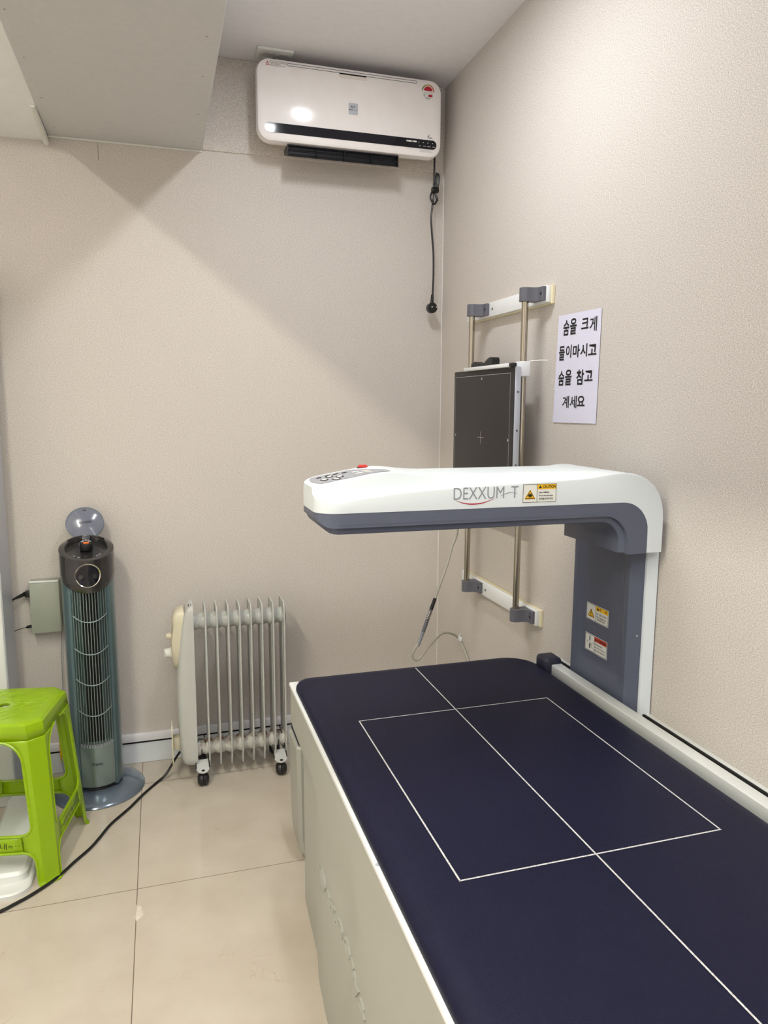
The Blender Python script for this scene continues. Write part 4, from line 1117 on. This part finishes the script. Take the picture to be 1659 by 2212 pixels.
# ================================================================== STADIOMETER at the left edge
t = thing('stadiometer', 'white height-measuring post with a floor plate under the green stool', 'height meter', (-1.55, -.2, 0))
pb = MB().box(-1.640, -1.511, -.196, -.036, .0, 1.66, .006, 3).build('post', M['plastic'], t)
MB().box(-1.5125, -1.509, -.190, -.042, .03, 1.63, .001, 1).build('side_cover', M['alu'], pb)
mb = MB(); mb.box(-1.66, -1.50, -.20, -.034, 1.655, 1.70, .02, 4); mb.build('top_cap', M['plastic'], t)
mb = MB()
def plate(x0, x1, y0, y1, r, zs_):
    cxp, cyp = (x0+x1)/2, (y0+y1)/2
    return [[(cxp+p[0], cyp+p[1], z) for p in rrect(x1-x0-2*i_, y1-y0-2*i_, max(r-i_, .005), 8)] for i_, z in zs_]
mb.loft(plate(-1.53, -1.398, -.690, -.20, .05, ((0, 0), (0, .012), (.004, .016)))); mb.build('floor_flange', M['plastic'], t)
mb = MB(); mb.loft(plate(-1.53, -1.408, -.640, -.19, .03, ((0, .014), (.002, .034), (.010, .042)))); mb.build('platform', M['plastic'], t)

# ================================================================== WALL BOX behind the fan with its cords
t = thing('control_box', 'silver-grey metal box on the back wall beside the tower fan', 'box', (-1.41, 0, .515))
MB().box(-1.456, -1.366, -.048, 0, .522, .698, .002, 2).build('housing', M['silver'], t)
MB().box(-1.456, -1.366, -.050, -.046, .693, .6995, .0015, 1).build('lid_edge', M['rimwhite'], t)
mb = MB(); mb.cyl((-1.457, -.02, .585), (-1.463, -.02, .585), .003, n=8); mb.build('latch_screw', M['chrome'], t)
t = thing('power_lead', 'thick black power lead plugged into upper left of the silver box', 'cable', (-1.49, -.025, .62))
mb = MB(); mb.box(-1.473, -1.4565, -.034, -.014, .642, .664, .003, 2); mb.tube([(-1.473, -.024, .653), (-1.478, -.024, .651), (-1.492, -.026, .645), (-1.502, -.027, .641)], [.009, .0065, .0055, .0038], 10); mb.build('connector', M['cord'], t)
mb = MB(); mb.tube(spline([(-1.50, -.027, .642), (-1.514, -.028, .634), (-1.524, -.029, .618), (-1.531, -.029, .59), (-1.54, -.029, .5)]), .0034, 8); mb.build('cord', M['cord'], t)
t = thing('signal_lead', 'thin black lead plugged into lower left of the silver box', 'cable', (-1.49, -.025, .52))
mb = MB(); mb.tube([(-1.4565, -.024, .5415), (-1.462, -.024, .5410), (-1.472, -.024, .5395), (-1.478, -.025, .538)], [.005, .0056, .005, .002], 10); mb.build('connector', M['cord'], t)
mb = MB(); mb.tube(spline([(-1.476, -.025, .5385), (-1.50, -.026, .534), (-1.522, -.028, .523), (-1.54, -.028, .50)]), .0014, 6); mb.build('cord', M['cord'], t)
t = thing('tagged_wire', 'thin grey wire with a yellow tag hanging between fan and stool', 'wire', (-1.385, -.03, .02))
mb = MB(); mb.tube(spline([(-1.359, -.012, .70), (-1.361, -.014, .60), (-1.373, -.016, .46), (-1.377, -.016, .33), (-1.380, -.018, .25), (-1.390, -.028, .12), (-1.393, -.028, .05), (-1.386, -.03, .012)]), .0012, 6)
mb.tube(spline([(-1.386, -.028, .12), (-1.378, -.03, .09), (-1.384, -.03, .07)]), .0008, 6); mb.build('wire', M['greyprint'], t)
mb = MB(); mb.box(-1.3965, -1.3895, -.033, -.029, .075, .165, .0015, 1); mb.tube([(-1.3930, -.031, .077), (-1.3945, -.031, .052)], [.0035, .0015], 8); mb.build('tag', M['yellow'], t)

# ================================================================== white filler patch in the tile joint
mb = MB()
P = [(-1.129, -.800), (-1.118, -.803), (-1.112, -.812), (-1.115, -.822), (-1.110, -.832), (-1.109, -.842), (-1.117, -.852), (-1.128, -.864), (-1.130, -.85), (-1.129, -.825)]
mb.loft([[(x, y, z) for x, y in [((p[0]+1.12)*s-1.12, (p[1]+.832)*s-.832) for p in P]] for s, z in ((1, .0001), (.92, .0009), (.6, .0013))])
tag(mb.build('filler_patch', bumpy(mat('white_filler', rgb(222, 210, 196), .35), 120, .8, .003), smooth=50), 'ragged white filler patch in the floor tile joint', 'patch')
